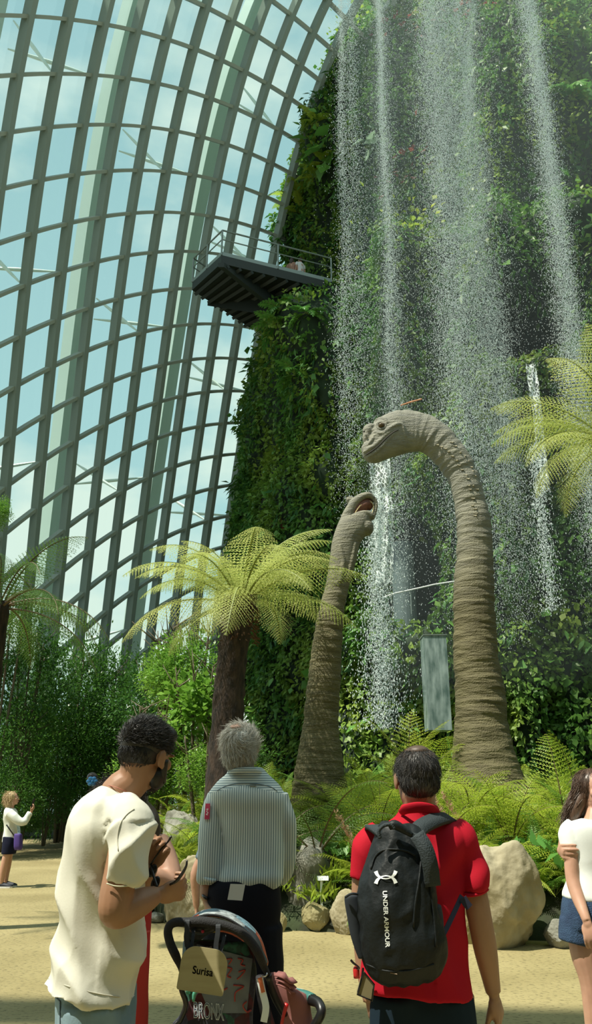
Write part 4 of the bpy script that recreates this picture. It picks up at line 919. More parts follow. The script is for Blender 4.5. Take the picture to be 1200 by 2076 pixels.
o = mb.build('mouth_interior', [mat('reddish brown palate', (.13, .045, .025), .5, bump=.4, bscale=40)], None, True); keep_world(o, d2)
mb = MB()
arc = crom([list(P(*z5(*p), dy2 - .09)) for p in [(236, 528), (248, 505), (268, 482), (292, 470), (310, 478), (314, 500), (308, 520)]], 5)
for q in arc: mb.tube([Vector(q), Vector(q) + Vector((-.004, -.01, -.028))], [.009, .003], 5)
o = mb.build('teeth', [mat('ivory teeth', (.6, .5, .25), .4)], None, True); keep_world(o, d2)
# ---------------------------------------------------------------- people: helpers
def Mc(name, col, **kw): return mat(name, col, **kw)
def skin_m(name, c, c2=None):
    m, t, b, o = mat_new(name); b.inputs['Base Color'].default_value = (*c, 1); b.inputs['Roughness'].default_value = .5
    b.inputs['Subsurface Weight'].default_value = .12; b.inputs['Subsurface Radius'].default_value = (.02, .008, .004); b.inputs['Subsurface Scale'].default_value = .3
    n = nn(t, 'ShaderNodeTexNoise'); n.inputs['Scale'].default_value = 25; tcn = nn(t, 'ShaderNodeTexCoord'); t.links.new(tcn.outputs['Object'], n.inputs[0])
    r = nn(t, 'ShaderNodeValToRGB'); r.color_ramp.elements[0].color = (*[x * .85 for x in c], 1); r.color_ramp.elements[1].color = (*[min(x * 1.12, 1) for x in c], 1); t.links.new(n.outputs[0], r.inputs[0]); t.links.new(r.outputs[0], b.inputs['Base Color'])
    return m
SK1 = skin_m('tan skin', (.30, .155, .085)); SK2 = skin_m('fair skin', (.50, .28, .19)); SK3 = skin_m('light brown skin', (.36, .20, .125))
def cloth(name, c, rough=.85, bump=.04, bscale=160):
    m = mat(name, c, rough, bump=min(bump, .06), bscale=bscale, spec=.15); return m
def folds(amp=.006, sc=(14, 14, 3.0), seed=0.0, zlo=-9, zhi=9, k=1.0):
    def f(co, no):
        out = co.copy()
        for i in range(len(co)):
            p = co[i]; a = noise.noise(Vector((p[0] * sc[0] + seed, p[1] * sc[1], p[2] * sc[2] + p[0] * 4))); b = noise.noise(Vector((p[0] * 5 + seed, p[1] * 5, p[2] * 7 + 3)))
            h = (1 - abs(a) * 2.2) * .7 + b * .8
            out[i] = p + no[i] * amp * h * k
        return out
    return f
def headrot(yaw, pitch=0, roll=0): return (Matrix.Rotation(R(-yaw), 3, 'Z') @ Matrix.Rotation(R(pitch), 3, 'X') @ Matrix.Rotation(R(roll), 3, 'Y'))
def head(mb, c, Rm, s=1.0, female=False, nose=1.0, beard=False):
    def E(x, y, z, a, b, d): mb.ell(c + Rm @ (Vector((x, y, z)) * s), a * s, b * s, d * s, Rm, 20, 14)
    E(0, -.012, .03, .076, .098, .088); E(0, .028, -.03, .060, .064, .080); E(0, .062, -.088, .026, .022, .020)
    for q in (-1, 1):
        E(q * .044, .004, -.055, .020, .036, .032); E(q * .045, .060, -.012, .020, .020, .022); E(q * .080, -.006, -.004, .008, .020, .032); E(q * .076, .010, -.026, .007, .010, .012)
        E(q * .030, .088, .026, .022, .010, .007)
    E(0, .097, -.006, .009, .012, .030); E(0, .108, -.022, .013 * nose, .014 * nose, .010); E(0, .088, -.050, .024, .012, .006); E(0, .086, -.062, .020, .012, .007)
def face(root, c, Rm, s=1.0, lip=(.45, .18, .16), iris=(.06, .035, .02)):
    w = M.setdefault('eyewhite', mat('eye white', (.75, .72, .68), .2)); ir = mat('iris', iris, .15); lp = mat('lips', lip, .45); br = M.setdefault('browhair', mat('dark eyebrow', (.04, .025, .018), .8))
    for q in (-1, 1):
        mb = MB(); mb.ell(c + Rm @ (Vector((q * .030, .083, .008)) * s), .0125 * s, .010 * s, .0085 * s, Rm); o = mb.build('eye', [w], root, True)
        mb = MB(); mb.ell(c + Rm @ (Vector((q * .030, .0905, .008)) * s), .006 * s, .004 * s, .006 * s, Rm); mb.build('iris', [ir], o, True)
        mb = MB(); mb.tube([c + Rm @ (Vector((q * x, y, z)) * s) for x, y, z in ((.014, .098, .030), (.032, .096, .036), (.050, .080, .030))], [.003 * s, .004 * s, .002 * s], 6, 3); mb.build('eyebrow', [br], root, True)
    mb = MB()
    for z, r_ in ((-.050, .0045), (-.060, .0055)): mb.tube([c + Rm @ (Vector((x, y, z)) * s) for x, y in ((-.024, .090), (0, .100), (.024, .090))], [.002 * s, r_ * s, .002 * s], 8, 4)
    mb.build('lips', [lp], root, True)
def hand(mb, w, d, n, side=1, curl=(20, 30, 25), s=1.0, spread=.10, thumb=(.55, .75, .25), tcurl=.4, fl=(.92, 1.0, .95, .78)):
    """w wrist, d towards the knuckles, n out of the palm; side=+1: thumb on d x n"""
    d = d.normalized(); n = (n - d * n.dot(d)).normalized(); l = d.cross(n) * side
    Rm = Matrix((l, d, n)).transposed()
    mb.ell(w + d * .012 * s, .026 * s, .030 * s, .018 * s, Rm); mb.ell(w + d * .052 * s, .038 * s, .050 * s, .015 * s, Rm); mb.ell(w + d * .045 * s + l * .024 * s + n * .006 * s, .018 * s, .036 * s, .015 * s, Rm)
    for k in range(4):
        o = (1.5 - k) * .0205 * s; a = spread * (1.5 - k) * .6; b = w + d * (.090 - .004 * abs(k - 1)) * s + l * o; dd = (d + l * a).normalized(); pts = [w + d * .055 * s + l * o * .8, b]; ang = 0
        for g in range(3):
            ang += R(curl[g]); v = dd * math.cos(ang) + n * math.sin(ang); pts.append(pts[-1] + v * (.040, .025, .021)[g] * fl[k] * s)
        mb.tube(pts, [.010 * s, .0095 * s, .0088 * s, .0080 * s, .0062 * s], 10, 2)
    td = (d * thumb[0] + l * thumb[1] + n * thumb[2]).normalized(); td2 = (td * (1 - tcurl) + (d + n * .5).normalized() * tcurl).normalized()
    p0 = w + d * .018 * s + l * .016 * s; mb.tube([p0, p0 + td * .040 * s, p0 + td * .040 * s + td2 * .030 * s, p0 + td * .040 * s + td2 * .055 * s], [.014 * s, .0125 * s, .0105 * s, .0078 * s], 10, 2)
def strands(mb, c, Rm, rad, cen, N, ln, flow, allow, r=.0011, lift=.25, seed=0, seg=4, jit=.3, grav=0.0):
    """hairs rooted on an ellipsoid of the scalp; flow(u)->direction in head space"""
    rn = random.Random(seed)
    for k in range(N):
        u = Vector((rn.gauss(0, 1), rn.gauss(0, 1), rn.gauss(0, 1))).normalized()
        if not allow(u): continue
        p = Vector((cen[0] + rad[0] * u.x, cen[1] + rad[1] * u.y, cen[2] + rad[2] * u.z)); nrm = Vector((u.x / rad[0], u.y / rad[1], u.z / rad[2])).normalized()
        d = flow(u); d = (d - nrm * d.dot(nrm)); d = (d.normalized() if d.length > 1e-4 else Vector((0, 1, 0))) + nrm * lift * rn.uniform(.4, 1.6) + Vector((rn.gauss(0, jit), rn.gauss(0, jit), rn.gauss(0, jit))) * .7
        d.normalize(); L_ = ln * rn.uniform(.6, 1.3); pts = [p]; 
        for g in range(seg):
            d = (d + Vector((rn.gauss(0, .12), rn.gauss(0, .12), rn.gauss(0, .12) - grav)) - nrm * .10).normalized(); pts.append(pts[-1] + d * L_ / seg)
        mb.tube([c + Rm @ q for q in pts], [r * (1 - .8 * g / seg) for g in range(seg + 1)], 3, caps=False)
def ribbon(mb, pts, w, th, nrm=None, sub=4):
    A = [Vector(a) for a in crom([list(p) for p in pts], sub)] if sub > 1 else pts; rs = []
    for i, p in enumerate(A):
        d = (A[min(i + 1, len(A) - 1)] - A[max(i - 1, 0)]).normalized(); n = (nrm or Vector((0, -1, 0))); n = (n - d * n.dot(d)).normalized(); s = d.cross(n)
        rs.append([p - s * w / 2 - n * th / 2, p + s * w / 2 - n * th / 2, p + s * w / 2 + n * th / 2, p - s * w / 2 + n * th / 2])
    mb.rings(rs)
def decal(mesh, bvh, f, lift, org):
    """lay a flat drawing on a curved surface: f maps the drawing's x,y to a pixel of the view at build time, then it sits on the surface"""
    for v in mesh.vertices:
        px, py = f(v.co.x, v.co.y); u = (px - 600) / F; w = (1038 - py) / F; d = Vector((u, CT - w * ST, ST + w * CT)).normalized()
        h = bvh.ray_cast(Vector((0, 0, CAMZ)), d)
        if h[0] is not None: v.co = h[0] - d * lift - org
        else: v.co = P(px, py, decal.Y) - org
    mesh.update()
def bvh_of(mb): return BVHTree.FromPolygons([Vector(v) for v in mb.V], mb.F)
def bvh_obj(o, org): return BVHTree.FromPolygons([v.co + org for v in o.data.vertices], [tuple(p.vertices) for p in o.data.polygons])
class Person:
    def __init__(s, px, Y, label, cat='person'):
        s.Y = Y; x = P(px, 1900, Y).x; s.org = Vector((x, Y, 0)); s.root = empty('person', s.org, 0, label, cat)
    def q(s, px, py, dy=0.0): return P(px, py, s.Y + dy) - s.org
    def loft(s, rows, n=32, sub=4, e=2.2):
        """rows: (left px, left row, right px, right row, depth ratio, y offset)"""
        mb = MB(); pair_rings(mb, [((a[0], a[1]), (a[2], a[3]), a[4], a[5] if len(a) > 5 else 0) for a in rows], s.Y, 1, n, sub, e=e)
        mb.V = [tuple(Vector(v) - s.org) for v in mb.V]; return mb
    def limb(s, mb, pts, rad, sub=5, n=14, flat=1.0): mb.tube(pts, rad, n, sub, flat=flat)
    def shoe(s, ank, fwd, col, name='shoe', sole=(.7, .7, .68), L=.27):
        f = Vector((fwd[0], fwd[1], 0)).normalized(); sd = Vector((f.y, -f.x, 0)); mb = MB(); rs = []
        for t, w, h in ((-.30, .018, .045), (-.26, .034, .075), (-.1, .038, .085), (.1, .04, .075), (.35, .046, .055), (.58, .044, .042), (.70, .022, .028)):
            c = Vector((ank.x, ank.y, .018)) + f * t * L; rs.append([c + sd * w * math.cos(a) + Vector((0, 0, max(0, math.sin(a)) * h)) for a in [2 * math.pi * k / 12 for k in range(12)]])
        mb.rings(rs); o = mb.build(name, [mat(name + ' upper', col, .6)], s.root, True)
        mb = MB(); rs = []
        for t, w in ((-.31, .02), (-.26, .038), (-.1, .04), (.1, .043), (.35, .049), (.58, .047), (.71, .024)):
            c = Vector((ank.x, ank.y, 0)) + f * t * L; rs.append([c - sd * w, c + sd * w, c + sd * w + Vector((0, 0, .025)), c - sd * w + Vector((0, 0, .025))])
        mb.rings(rs); mb.build('sole', [mat('sole', sole, .6)], o)
# ---------------------------------------------------------------- man in the cream t-shirt (seen from behind, turned right)
p = Person(185, 2.9, 'man with short black hair in a cream t-shirt and jeans, head turned right'); q = p.q; m1 = p
HC = q(297, 1533, .02); HR = headrot(32, -12, 6)
mb = MB(); head(mb, HC, HR, 1.0)
mb.tube([HC + HR @ Vector((0, -.03, -.02)), q(272, 1580, .0), q(243, 1606, .0), q(235, 1650, 0)], [.062, .060, .066, .09], 18, 4)
mb.ell(q(222, 1710), .08, .11, .10); mb.tube([q(222, 1680), q(210, 1800), q(192, 1930)], [.07, .07, .06], 14, 3)
# right arm bare below the sleeve, elbow bent
mb.tube([q(262, 1680, -.14), q(247, 1760, -.19), q(234, 1828, -.21), q(238, 1848, -.20), q(270, 1836, -.17), q(300, 1822, -.13), q(318, 1814, -.11)], [.055, .053, .052, .050, .046, .037, .027], 16, 5)
hand(mb, q(318, 1814, -.11), q(352, 1806, -.08) - q(318, 1814, -.11), Vector((.05, .9, .35)), -1, (48, 62, 40), .98, thumb=(.75, .5, .45), tcurl=.6)
# left arm in front, hand raised
mb.tube([q(230, 1670, .18), q(262, 1760, .24), q(276, 1800, .20), q(292, 1778, .10), q(306, 1758, .04)], [.052, .050, .046, .036, .026], 14, 4)
hand(mb, q(306, 1758, .04), q(322, 1727, .02) - q(306, 1758, .04), Vector((-.1, -.9, .2)), -1, (42, 60, 40), .95, thumb=(.8, .5, .3), tcurl=.5)
mb.tube([q(190, 2000, -.06), q(185, 2120, -.08) , Vector((-.03, -.09, .08))], [.05, .05, .04], 12, 3); mb.tube([q(200, 1980, .08), q(200, 2120, .08), Vector((.05, .1, .08))], [.09, .06, .04], 12, 3)
fuse(mb, 'body', SK1, .0045, 3, p.root)
tee = p.loft([(217, 1590, 263, 1606, 1.2), (208, 1596, 268, 1612, 1.5), (196, 1604, 274, 1620, 1.75), (173, 1621, 281, 1632, 1.75), (155, 1646, 287, 1650, 1.6), (142, 1676, 291, 1676, 1.55), (134, 1721, 291, 1721, 1.4), (127, 1782, 287, 1785, 1.2), (124, 1857, 289, 1862, 1.1), (119, 1902, 291, 1915, 1.1), (107, 1948, 281, 1965, 1.2), (97, 1982, 275, 2010, 1.25), (94, 1990, 271, 2030, 1.25)], n=40)
tee.tube([q(240, 1650, -.10), q(264, 1676, -.17), q(262, 1725, -.20), q(247, 1787, -.205)], [.075, .074, .068, .058], 20, 5)
tee.tube([q(225, 1650, .12), q(245, 1690, .2), q(262, 1745, .22)], [.07, .07, .058], 16, 4)
def teefold(co, no):
    out = folds(.012, (9, 9, 4.0), 3)(co, no)
    for i in range(len(out)):
        x, y, z = co[i]
        if y < .05:          # long drag folds from the shoulder blade to the waist
            s = 1 - 2 * abs(math.sin((x * 34 + z * 12) + 1.8 * noise.noise(Vector((x * 5, z * 3, 1))))); out[i] += no[i] * .012 * s * math.exp(-((z - 1.24) / .20) ** 2) * (1 if x < q(240, 1700).x else .5)
            s = 1 - 2 * abs(math.sin((z * 22 + x * 14 + noise.noise(Vector((x * 6, z * 5, 4)))))); out[i] += no[i] * .013 * s * math.exp(-((z - 1.0) / .07) ** 2)
        if x > q(236, 1700).x and y < -.08 and q(250, 1790).z - .02 < z < q(250, 1660).z:      # sleeve creases
            s = 1 - 2 * abs(math.sin(x * 30 - z * 26 + 1.5 * noise.noise(Vector((x * 7, z * 7, 2))))); out[i] += no[i] * .007 * s
    return out
fuse(tee, 't_shirt', cloth('cream cotton', (.62, .61, .52)), .007, 4, p.root, .5, teefold)
mb = MB(); tb_ = bvh_obj(p.root.children[-1], p.org); mb.tube([hit(tb_, x, y, .001)[0] - p.org for x, y in [(272, 1640), (256, 1652), (243, 1672), (238, 1700), (240, 1725)]], [.0022] * 5, 6, 4); mb.tube([hit(tb_, x, y, .001)[0] - p.org for x, y in [(98, 1984), (140, 2000), (190, 2013), (240, 2021), (268, 2023)]], [.0018] * 5, 6, 4); mb.build('seam', [cloth('seam thread', (.50, .48, .39))], p.root, True)
mb = MB(); mb.tube([q(216, 1791, -.264), q(232, 1796, -.266), q(248, 1797, -.262), q(270, 1795, -.235), q(278, 1792, -.2)], [.0022] * 5, 6, 4); mb.build('sleeve_hem', [cloth('hem thread', (.50, .48, .36))], p.root, True)
jn = p.loft([(122, 1975, 258, 1992, 1.15), (116, 2020, 258, 2024, 1.1), (114, 2050, 260, 2050, 1.1), (114, 2090, 262, 2090, 1.05)], n=32)
z0 = q(180, 2085).z
jn.tube([Vector((.03, -.07, z0 + .08)), Vector((.02, -.09, .5)), Vector((.0, -.11, .06))], [.095, .085, .075], 16, 4); jn.tube([Vector((.02, .09, z0 + .1)), Vector((.05, .10, .5)), Vector((.06, .12, .06))], [.12, .09, .075], 16, 4)
denim = mat('light blue denim', (.13, .21, .26), .9, noise_s=5, col2=(.24, .34, .38), bump=.08, bscale=150)
jo = fuse(jn, 'jeans', denim, .008, 4, p.root, .5, folds(.006, (6, 6, 8), 1))
jb = bvh_obj(jo, p.org); decal.Y = 2.75
mb = MB(); pts = [(118, 2005), (160, 2022), (158, 2070)]
for a, b in (((104, 2012), (122, 2030)), ((122, 2030), (122, 2076)), ((150, 2026), (196, 2036))):
    pp = []
    for t in np.linspace(0, 1, 8): h_ = hit(jb, a[0] + (b[0] - a[0]) * t, a[1] + (b[1] - a[1]) * t, .003)[0] - p.org; pp.append(h_)
    mb.tube(pp, .0022, 5)
mb.build('pocket_seam', [mat('dark seam', (.05, .08, .10), .8)], p.root)
for yy in (-.11, .12): p.shoe(Vector((0.0 if yy < 0 else .06, yy, 0)), (1, .3), (.6, .6, .58))
hb = mat('black hair', (.012, .011, .010), .45, spec=.5)
mb = MB(); mb.ell(HC + HR @ Vector((0, -.018, .042)), .081, .102, .088, HR, 28, 18); mb.ell(HC + HR @ Vector((0, -.038, .006)), .074, .074, .066, HR, 20, 14)
mb.ell(HC + HR @ Vector((0, .045, .088)), .062, .055, .040, HR, 20, 14)
strands(mb, HC, HR, (.068, .062, .060), (0, -.050, -.004), 2500, .010, lambda u: Vector((0, -.1, -1)), lambda u: u.y < .3, .0011, .25, 5, 2, .2)
strands(mb, HC, HR, (.081, .102, .088), (0, -.018, .042), 5200, .024, lambda u: Vector((.3, 1, .3)), lambda u: u.z > -.25 and not (u.y > .75 and u.z < .1), .0014, .55, 4, 3, .35)
mb.build('hair', [hb], p.root, True)
mb = MB()                                               # beard and faded sides
for s_ in (1,): mb.ell(HC + HR @ Vector((s_ * .050, .030, -.062)), .024, .040, .040, HR)
mb.ell(HC + HR @ Vector((0, .052, -.080)), .045, .040, .030, HR); mb.tube([HC + HR @ Vector(v) for v in ((.072, .022, .0), (.066, .030, -.035), (.052, .045, -.07))], [.011, .015, .022], 8, 3)
strands(mb, HC, HR, (.06, .066, .075), (0, .03, -.05), 1500, .010, lambda u: Vector((0, .3, -1)), lambda u: u.z < -.05 and u.y > -.1, .0011, .4, 6, 2)
mb.build('beard', [hb], p.root, True)
mb = MB(); mb.tube([q(219, 1592, -.05), q(235, 1596, -.075), q(252, 1603, -.07), q(262, 1607, -.03)], [.0016] * 4, 6, 4); mb.build('necklace', [mat('reddish cord', (.35, .12, .08), .6)], p.root)
# sunglasses in his hands
o_ = q(314, 1778, -.02) + p.org; sg_ = empty('sunglasses', o_, 0, 'dark sunglasses held in the hands of the man in cream', 'sunglasses'); blk = mat('black plastic', (.012, .012, .014), .25)
def w3(px, py, Y): return P(px, py, Y) - o_
mb = MB()
for c_ in (w3(309, 1765, 2.90), w3(315, 1790, 2.88)):
    mb.ell(c_, .014, .006, .022, Matrix.Rotation(R(25), 3, 'Y'))
mb.tube([w3(305, 1752, 2.9), w3(312, 1778, 2.88), w3(320, 1802, 2.86)], [.004, .005, .004], 6, 3); mb.build('lens_frame', [blk], sg_, True)
mb = MB(); mb.tube([w3(306, 1752, 2.9), w3(326, 1722, 2.88), w3(340, 1707, 2.87), w3(347, 1696, 2.86)], [.003, .003, .003, .004], 6, 4); mb.build('temple_arm', [blk], sg_, True)
mb = MB(); mb.tube([w3(320, 1802, 2.86), w3(352, 1790, 2.78), w3(366, 1776, 2.77), w3(377, 1757, 2.76), w3(379, 1744, 2.76)], [.003, .004, .0055, .004, .003], 6, 4); mb.build('temple_arm', [blk], sg_, True)
# ---------------------------------------------------------------- woman in red, mostly behind him
p = Person(262, 3.4, 'woman in a long red dress with dark hair, mostly hidden behind the man in cream'); q = p.q
HC = q(250, 1640, .0); HR = headrot(50, -10)
mb = MB(); head(mb, HC, HR, .95, True); mb.tube([HC + HR @ Vector((0, -.02, -.05)), q(262, 1690), q(265, 1730)], [.052, .05, .09], 14, 3)
mb.ell(q(268, 1740), .12, .06, .08); mb.tube([q(262, 1730), q(255, 1830), q(250, 1900)], [.06, .06, .06], 14, 3)
mb.tube([q(318, 1708, -.02), q(336, 1742, -.06), q(346, 1778, -.10), q(340, 1792, -.12), q(318, 1780, -.16), q(300, 1768, -.18)], [.050, .046, .043, .042, .036, .028], 14, 4)
hand(mb, q(300, 1768, -.18), Vector((-1, -.1, .25)), Vector((0, .9, 0)), 1, (30, 40, 30), .9)
mb.tube([q(212, 1712, .02), q(205, 1800, .06), q(230, 1850, .1)], [.048, .04, .03], 12, 3); hand(mb, q(230, 1850, .1), Vector((1, 0, -.2)), Vector((0, -.5, -.8)), 1, (20, 30, 20), .9)
for s_ in (-1, 1): mb.tube([Vector((.06 * s_ - .07, 0, .85)), Vector((.07 * s_ - .07, 0, .45)), Vector((.08 * s_ - .07, .02, .06))], [.055, .045, .035], 12, 3)
fuse(mb, 'body', SK2, .006, 3, p.root)
rd = cloth('coral red fabric', (.55, .055, .05), .7)
dr = p.loft([(222, 1738, 298, 1738, .7), (212, 1755, 302, 1755, .7), (205, 1800, 305, 1800, .7), (200, 1880, 304, 1880, .62), (200, 1892, 303, 1892, .62), (190, 1960, 300, 1960, .7), (180, 2076, 296, 2076, .75), (170, 2240, 300, 2240, .8)], n=30)
fuse(dr, 'dress', rd, .008, 3, p.root, .5, folds(.007, (12, 12, 1.5), 5)); 
mb = MB(); bb = dr; mb.tube([q(236, 1890, -.125), q(270, 1893, -.142), q(303, 1888, -.10)], [.006] * 3, 6, 4, flat=.5); mb.build('belt', [cloth('belt red', (.62, .10, .09))], p.root)
for s_ in (-1, 1): p.shoe(Vector((.08 * s_ - .07, .02, 0)), (1, .4), (.5, .3, .2), L=.24)
hbr = mat('dark brown hair', (.022, .013, .009), .4, noise_s=60, col2=(.05, .03, .02), stretch=(3, 3, .4)); hlt = mat('sunlit brown hair', (.16, .09, .05), .45)
mb = MB(); mb.ell(HC + HR @ Vector((0, -.02, .02)), .098, .118, .112, HR, 24, 16)
mb.tube([HC + Vector((.06, 0, 0)), q(298, 1660, -.04), q(306, 1700, -.06), q(304, 1738, -.05)], [.06, .055, .040, .02], 16, 5, flat=.7); mb.tube([HC + Vector((-.05, 0, 0)), q(225, 1690, 0), q(228, 1740, .0)], [.06, .06, .03], 16, 5, flat=.7)
mb.ell(q(187, 1576, .02), .022, .022, .020)
strands(mb, HC, HR, (.098, .118, .112), (0, -.02, .02), 2200, .06, lambda u: Vector((u.x * .5, -.5, -.6)), lambda u: u.z > -.3 and u.y < .7, .0012, .15, 8, 4, .2)
mb.build('hair', [mat('brown hair', (.045, .026, .017), .4)], p.root, True)
hc_ = mat('blue hair clip', (.06, .28, .62), .35); mb = MB()
for k in range(6): a = k * 1.05; c_ = q(187, 1584, -.02); mb.ell(c_ + Vector((math.cos(a) * .014, -.004, math.sin(a) * .012)), .010, .006, .008)
mb.ell(q(187, 1584, -.028), .006, .005, .006); tag(mb.build('hair_clip', [hc_], p.root, True), 'blue flower hair clip')
# ---------------------------------------------------------------- grey-haired man in the striped shirt
p = Person(492, 4.0, 'grey-haired man in a pale striped shirt and black trousers, seen from behind'); q = p.q; gm = p
HC = q(487, 1517, -.01); HR = headrot(4, 10)
mb = MB(); head(mb, HC, HR, 1.02); mb.tube([HC + HR @ Vector((0, -.02, -.05)), q(492, 1556), q(494, 1602)], [.064, .058, .06], 16, 3)
mb.ell(q(500, 1670), .11, .06, .10); mb.tube([q(500, 1650), q(500, 1760), q(500, 1840)], [.07, .07, .08], 14, 3)
mb.tube([q(442, 1632), q(429, 1700, .0), q(424, 1765, .0), q(420, 1800, -.02), q(417, 1822, -.03)], [.030, .038, .038, .033, .028], 14, 4); hand(mb, q(417, 1822, -.03), Vector((.25, .05, -1)), Vector((1, .2, 0)), 1, (10, 10, 10), .95)
mb.tube([q(566, 1640), q(577, 1700, .02), q(572, 1745, .08), q(556, 1768, .22)], [.028, .032, .030, .028], 14, 4); hand(mb, q(560, 1770, .24), Vector((-1, .2, .1)), Vector((0, -.5, -.8)), 1, (20, 30, 20), .95)
for s_ in (-1, 1): mb.tube([Vector((.10 * s_, 0, .95)), Vector((.11 * s_, 0, .5)), Vector((.11 * s_, -.02, .08))], [.08, .055, .04], 12, 3)
fuse(mb, 'body', SK3, .007, 3, p.root)
def stripe_mat():
    m, t, b, o = mat_new('blue white striped cotton'); tcn = nn(t, 'ShaderNodeTexCoord'); sp = nn(t, 'ShaderNodeSeparateXYZ'); t.links.new(tcn.outputs['Object'], sp.inputs[0])
    n = nn(t, 'ShaderNodeTexNoise'); n.inputs['Scale'].default_value = 3; t.links.new(tcn.outputs['Object'], n.inputs[0])
    def wave(src, f, ph=0.0):
        a = nn(t, 'ShaderNodeMath', operation='MULTIPLY_ADD'); a.inputs[1].default_value = f; t.links.new(src, a.inputs[0])
        w = nn(t, 'ShaderNodeMath', operation='MULTIPLY'); w.inputs[1].default_value = 6; t.links.new(n.outputs[0], w.inputs[0]); t.links.new(w.outputs[0], a.inputs[2])
        s = nn(t, 'ShaderNodeMath', operation='SINE'); t.links.new(a.outputs[0], s.inputs[0]); return s.outputs[0]
    vx = wave(sp.outputs[0], 590); vz = wave(sp.outputs[2], 590)
    zy = q(500, 1592).z; gt = nn(t, 'ShaderNodeMath', operation='GREATER_THAN'); gt.inputs[1].default_value = zy
    ax = nn(t, 'ShaderNodeMath', operation='ABSOLUTE'); t.links.new(sp.outputs[0], ax.inputs[0]); pw = nn(t, 'ShaderNodeMath', operation='MULTIPLY_ADD'); pw.inputs[1].default_value = .22; t.links.new(ax.outputs[0], pw.inputs[0]); t.links.new(sp.outputs[2], pw.inputs[2]); t.links.new(pw.outputs[0], gt.inputs[0])
    x = nn(t, 'ShaderNodeMixRGB'); t.links.new(gt.outputs[0], x.inputs[0]); t.links.new(vx, x.inputs[1]); t.links.new(vz, x.inputs[2])
    r = nn(t, 'ShaderNodeValToRGB'); r.color_ramp.elements[0].position = .35; r.color_ramp.elements[1].position = .65
    r.color_ramp.elements[0].color = (.60, .68, .66, 1); r.color_ramp.elements[1].color = (.15, .23, .27, 1); t.links.new(x.outputs[0], r.inputs[0]); t.links.new(r.outputs[0], b.inputs['Base Color']); b.inputs['Roughness'].default_value = .85; b.inputs['Specular IOR Level'].default_value = .15; return m
M['stripe'] = stripe_mat()
sh = p.loft([(464, 1560, 530, 1560, .9), (460, 1570, 536, 1570, .85), (448, 1582, 550, 1582, .7), (437, 1594, 562, 1593, .62), (428, 1606, 571, 1605, .62), (430, 1625, 580, 1625, .62), (440, 1650, 580, 1650, .62), (450, 1690, 574, 1690, .66), (450, 1740, 574, 1740, .7), (444, 1778, 570, 1776, .74), (448, 1794, 566, 1794, .74)], n=44, e=2.3)
sh.tube([q(440, 1612), q(430, 1650, -.01), q(431, 1700, -.01), q(429, 1750, -.02), q(425, 1786, -.02)], [.040, .048, .056, .058, .044], 20, 5)
sh.tube([q(566, 1612), q(577, 1655, .0), q(579, 1700, .02), q(577, 1745, .05), q(566, 1785, .12)], [.040, .044, .042, .042, .030], 20, 5)
def shfold(co, no):
    out = folds(.012, (7, 7, 2.5), 11)(co, no)
    for i in range(len(out)):
        x, y, z = co[i]
        if y < 0: out[i] += no[i] * .008 * math.sin(x * 55 + 1.5 * noise.noise(Vector((x * 3, 0, z * 3)))) * max(0, min(1, (1.42 - z) / .3)) * .8
        out[i] += no[i] * (.010 * math.exp(-((z - q(500, 1778).z) / .035) ** 2))
    return out
so = fuse(sh, 'striped_shirt', M['stripe'], .007, 4, p.root, .5, shfold)
mb = MB(); mb.tube([q(466, 1566, -.075), q(480, 1562, -.10), q(497, 1561, -.105), q(515, 1562, -.10), q(530, 1566, -.07)], [.008, .012, .013, .012, .008], 10, 4, flat=.35, up=Vector((0, 1, 0))); mb.build('collar', [M['stripe']], p.root, True)
sb = bvh_obj(so, p.org); mb = MB(); mb.tube([hit(sb, x, y, .002)[0] - p.org for x, y in [(440, 1603), (462, 1592), (490, 1588), (520, 1589), (548, 1595), (562, 1604)]], [.0022] * 6, 5, 4); mb.box(hit(sb, 513, 1592, .004)[0] - p.org, .03, .006, .006); mb.build('yoke_seam', [mat('grey seam', (.18, .24, .27), .8)], p.root)
mb = MB(); mb.tube([q(409, 1776, -.06), q(420, 1783, -.075), q(433, 1785, -.07), q(444, 1778, -.04)], [.008, .010, .010, .008], 8, 4); mb.tube([q(408, 1786, -.045), q(420, 1791, -.06), q(438, 1790, -.05)], [.006, .007, .006], 8, 4); mb.build('rolled_cuff', [M['stripe']], p.root, True)
pt = MB(); hh = [hit(sb, x, y, .010)[0] - p.org for x, y in ((416.5, 1629), (426, 1629), (424.5, 1661), (414, 1661))]
pt.add(hh + [v + Vector((0, .003, 0)) for v in hh], [(0, 1, 2, 3), (7, 6, 5, 4), (0, 4, 5, 1), (1, 5, 6, 2), (2, 6, 7, 3), (3, 7, 4, 0)]); po = pt.build('arm_sticker', [mat('magenta sticker', (.42, .015, .06), .5)], p.root); tag(po, 'dark pink sticker on the left sleeve')
mb = MB(); mb.tube([(hit(sb, x, y, .014)[0] - p.org) for x, y in ((418, 1641), (422, 1640), (419, 1645), (422, 1648), (418, 1651), (421, 1652))], .0014, 5, 3); mb.build('sticker_mark', [M['white']], po)
tr = p.loft([(432, 1782, 562, 1782, .72), (420, 1800, 566, 1800, .72), (416, 1840, 569, 1840, .72), (418, 1895, 563, 1895, .7), (428, 1950, 556, 1950, .66)], n=34); z0 = q(490, 1930).z
for s_ in (-1, 1): tr.tube([Vector((.075 * s_, 0, z0 + .1)), Vector((.10 * s_, 0, .55)), Vector((.11 * s_, .0, .05))], [.105, .09, .075], 16, 4)
fuse(tr, 'trousers', cloth('black cloth', (.006, .007, .012), .8), .009, 3, p.root, .5, folds(.005, (5, 5, 5), 2))
for s_ in (-1, 1): p.shoe(Vector((.11 * s_, .0, 0)), (0, 1), (.03, .03, .03), sole=(.08, .08, .08), L=.29)
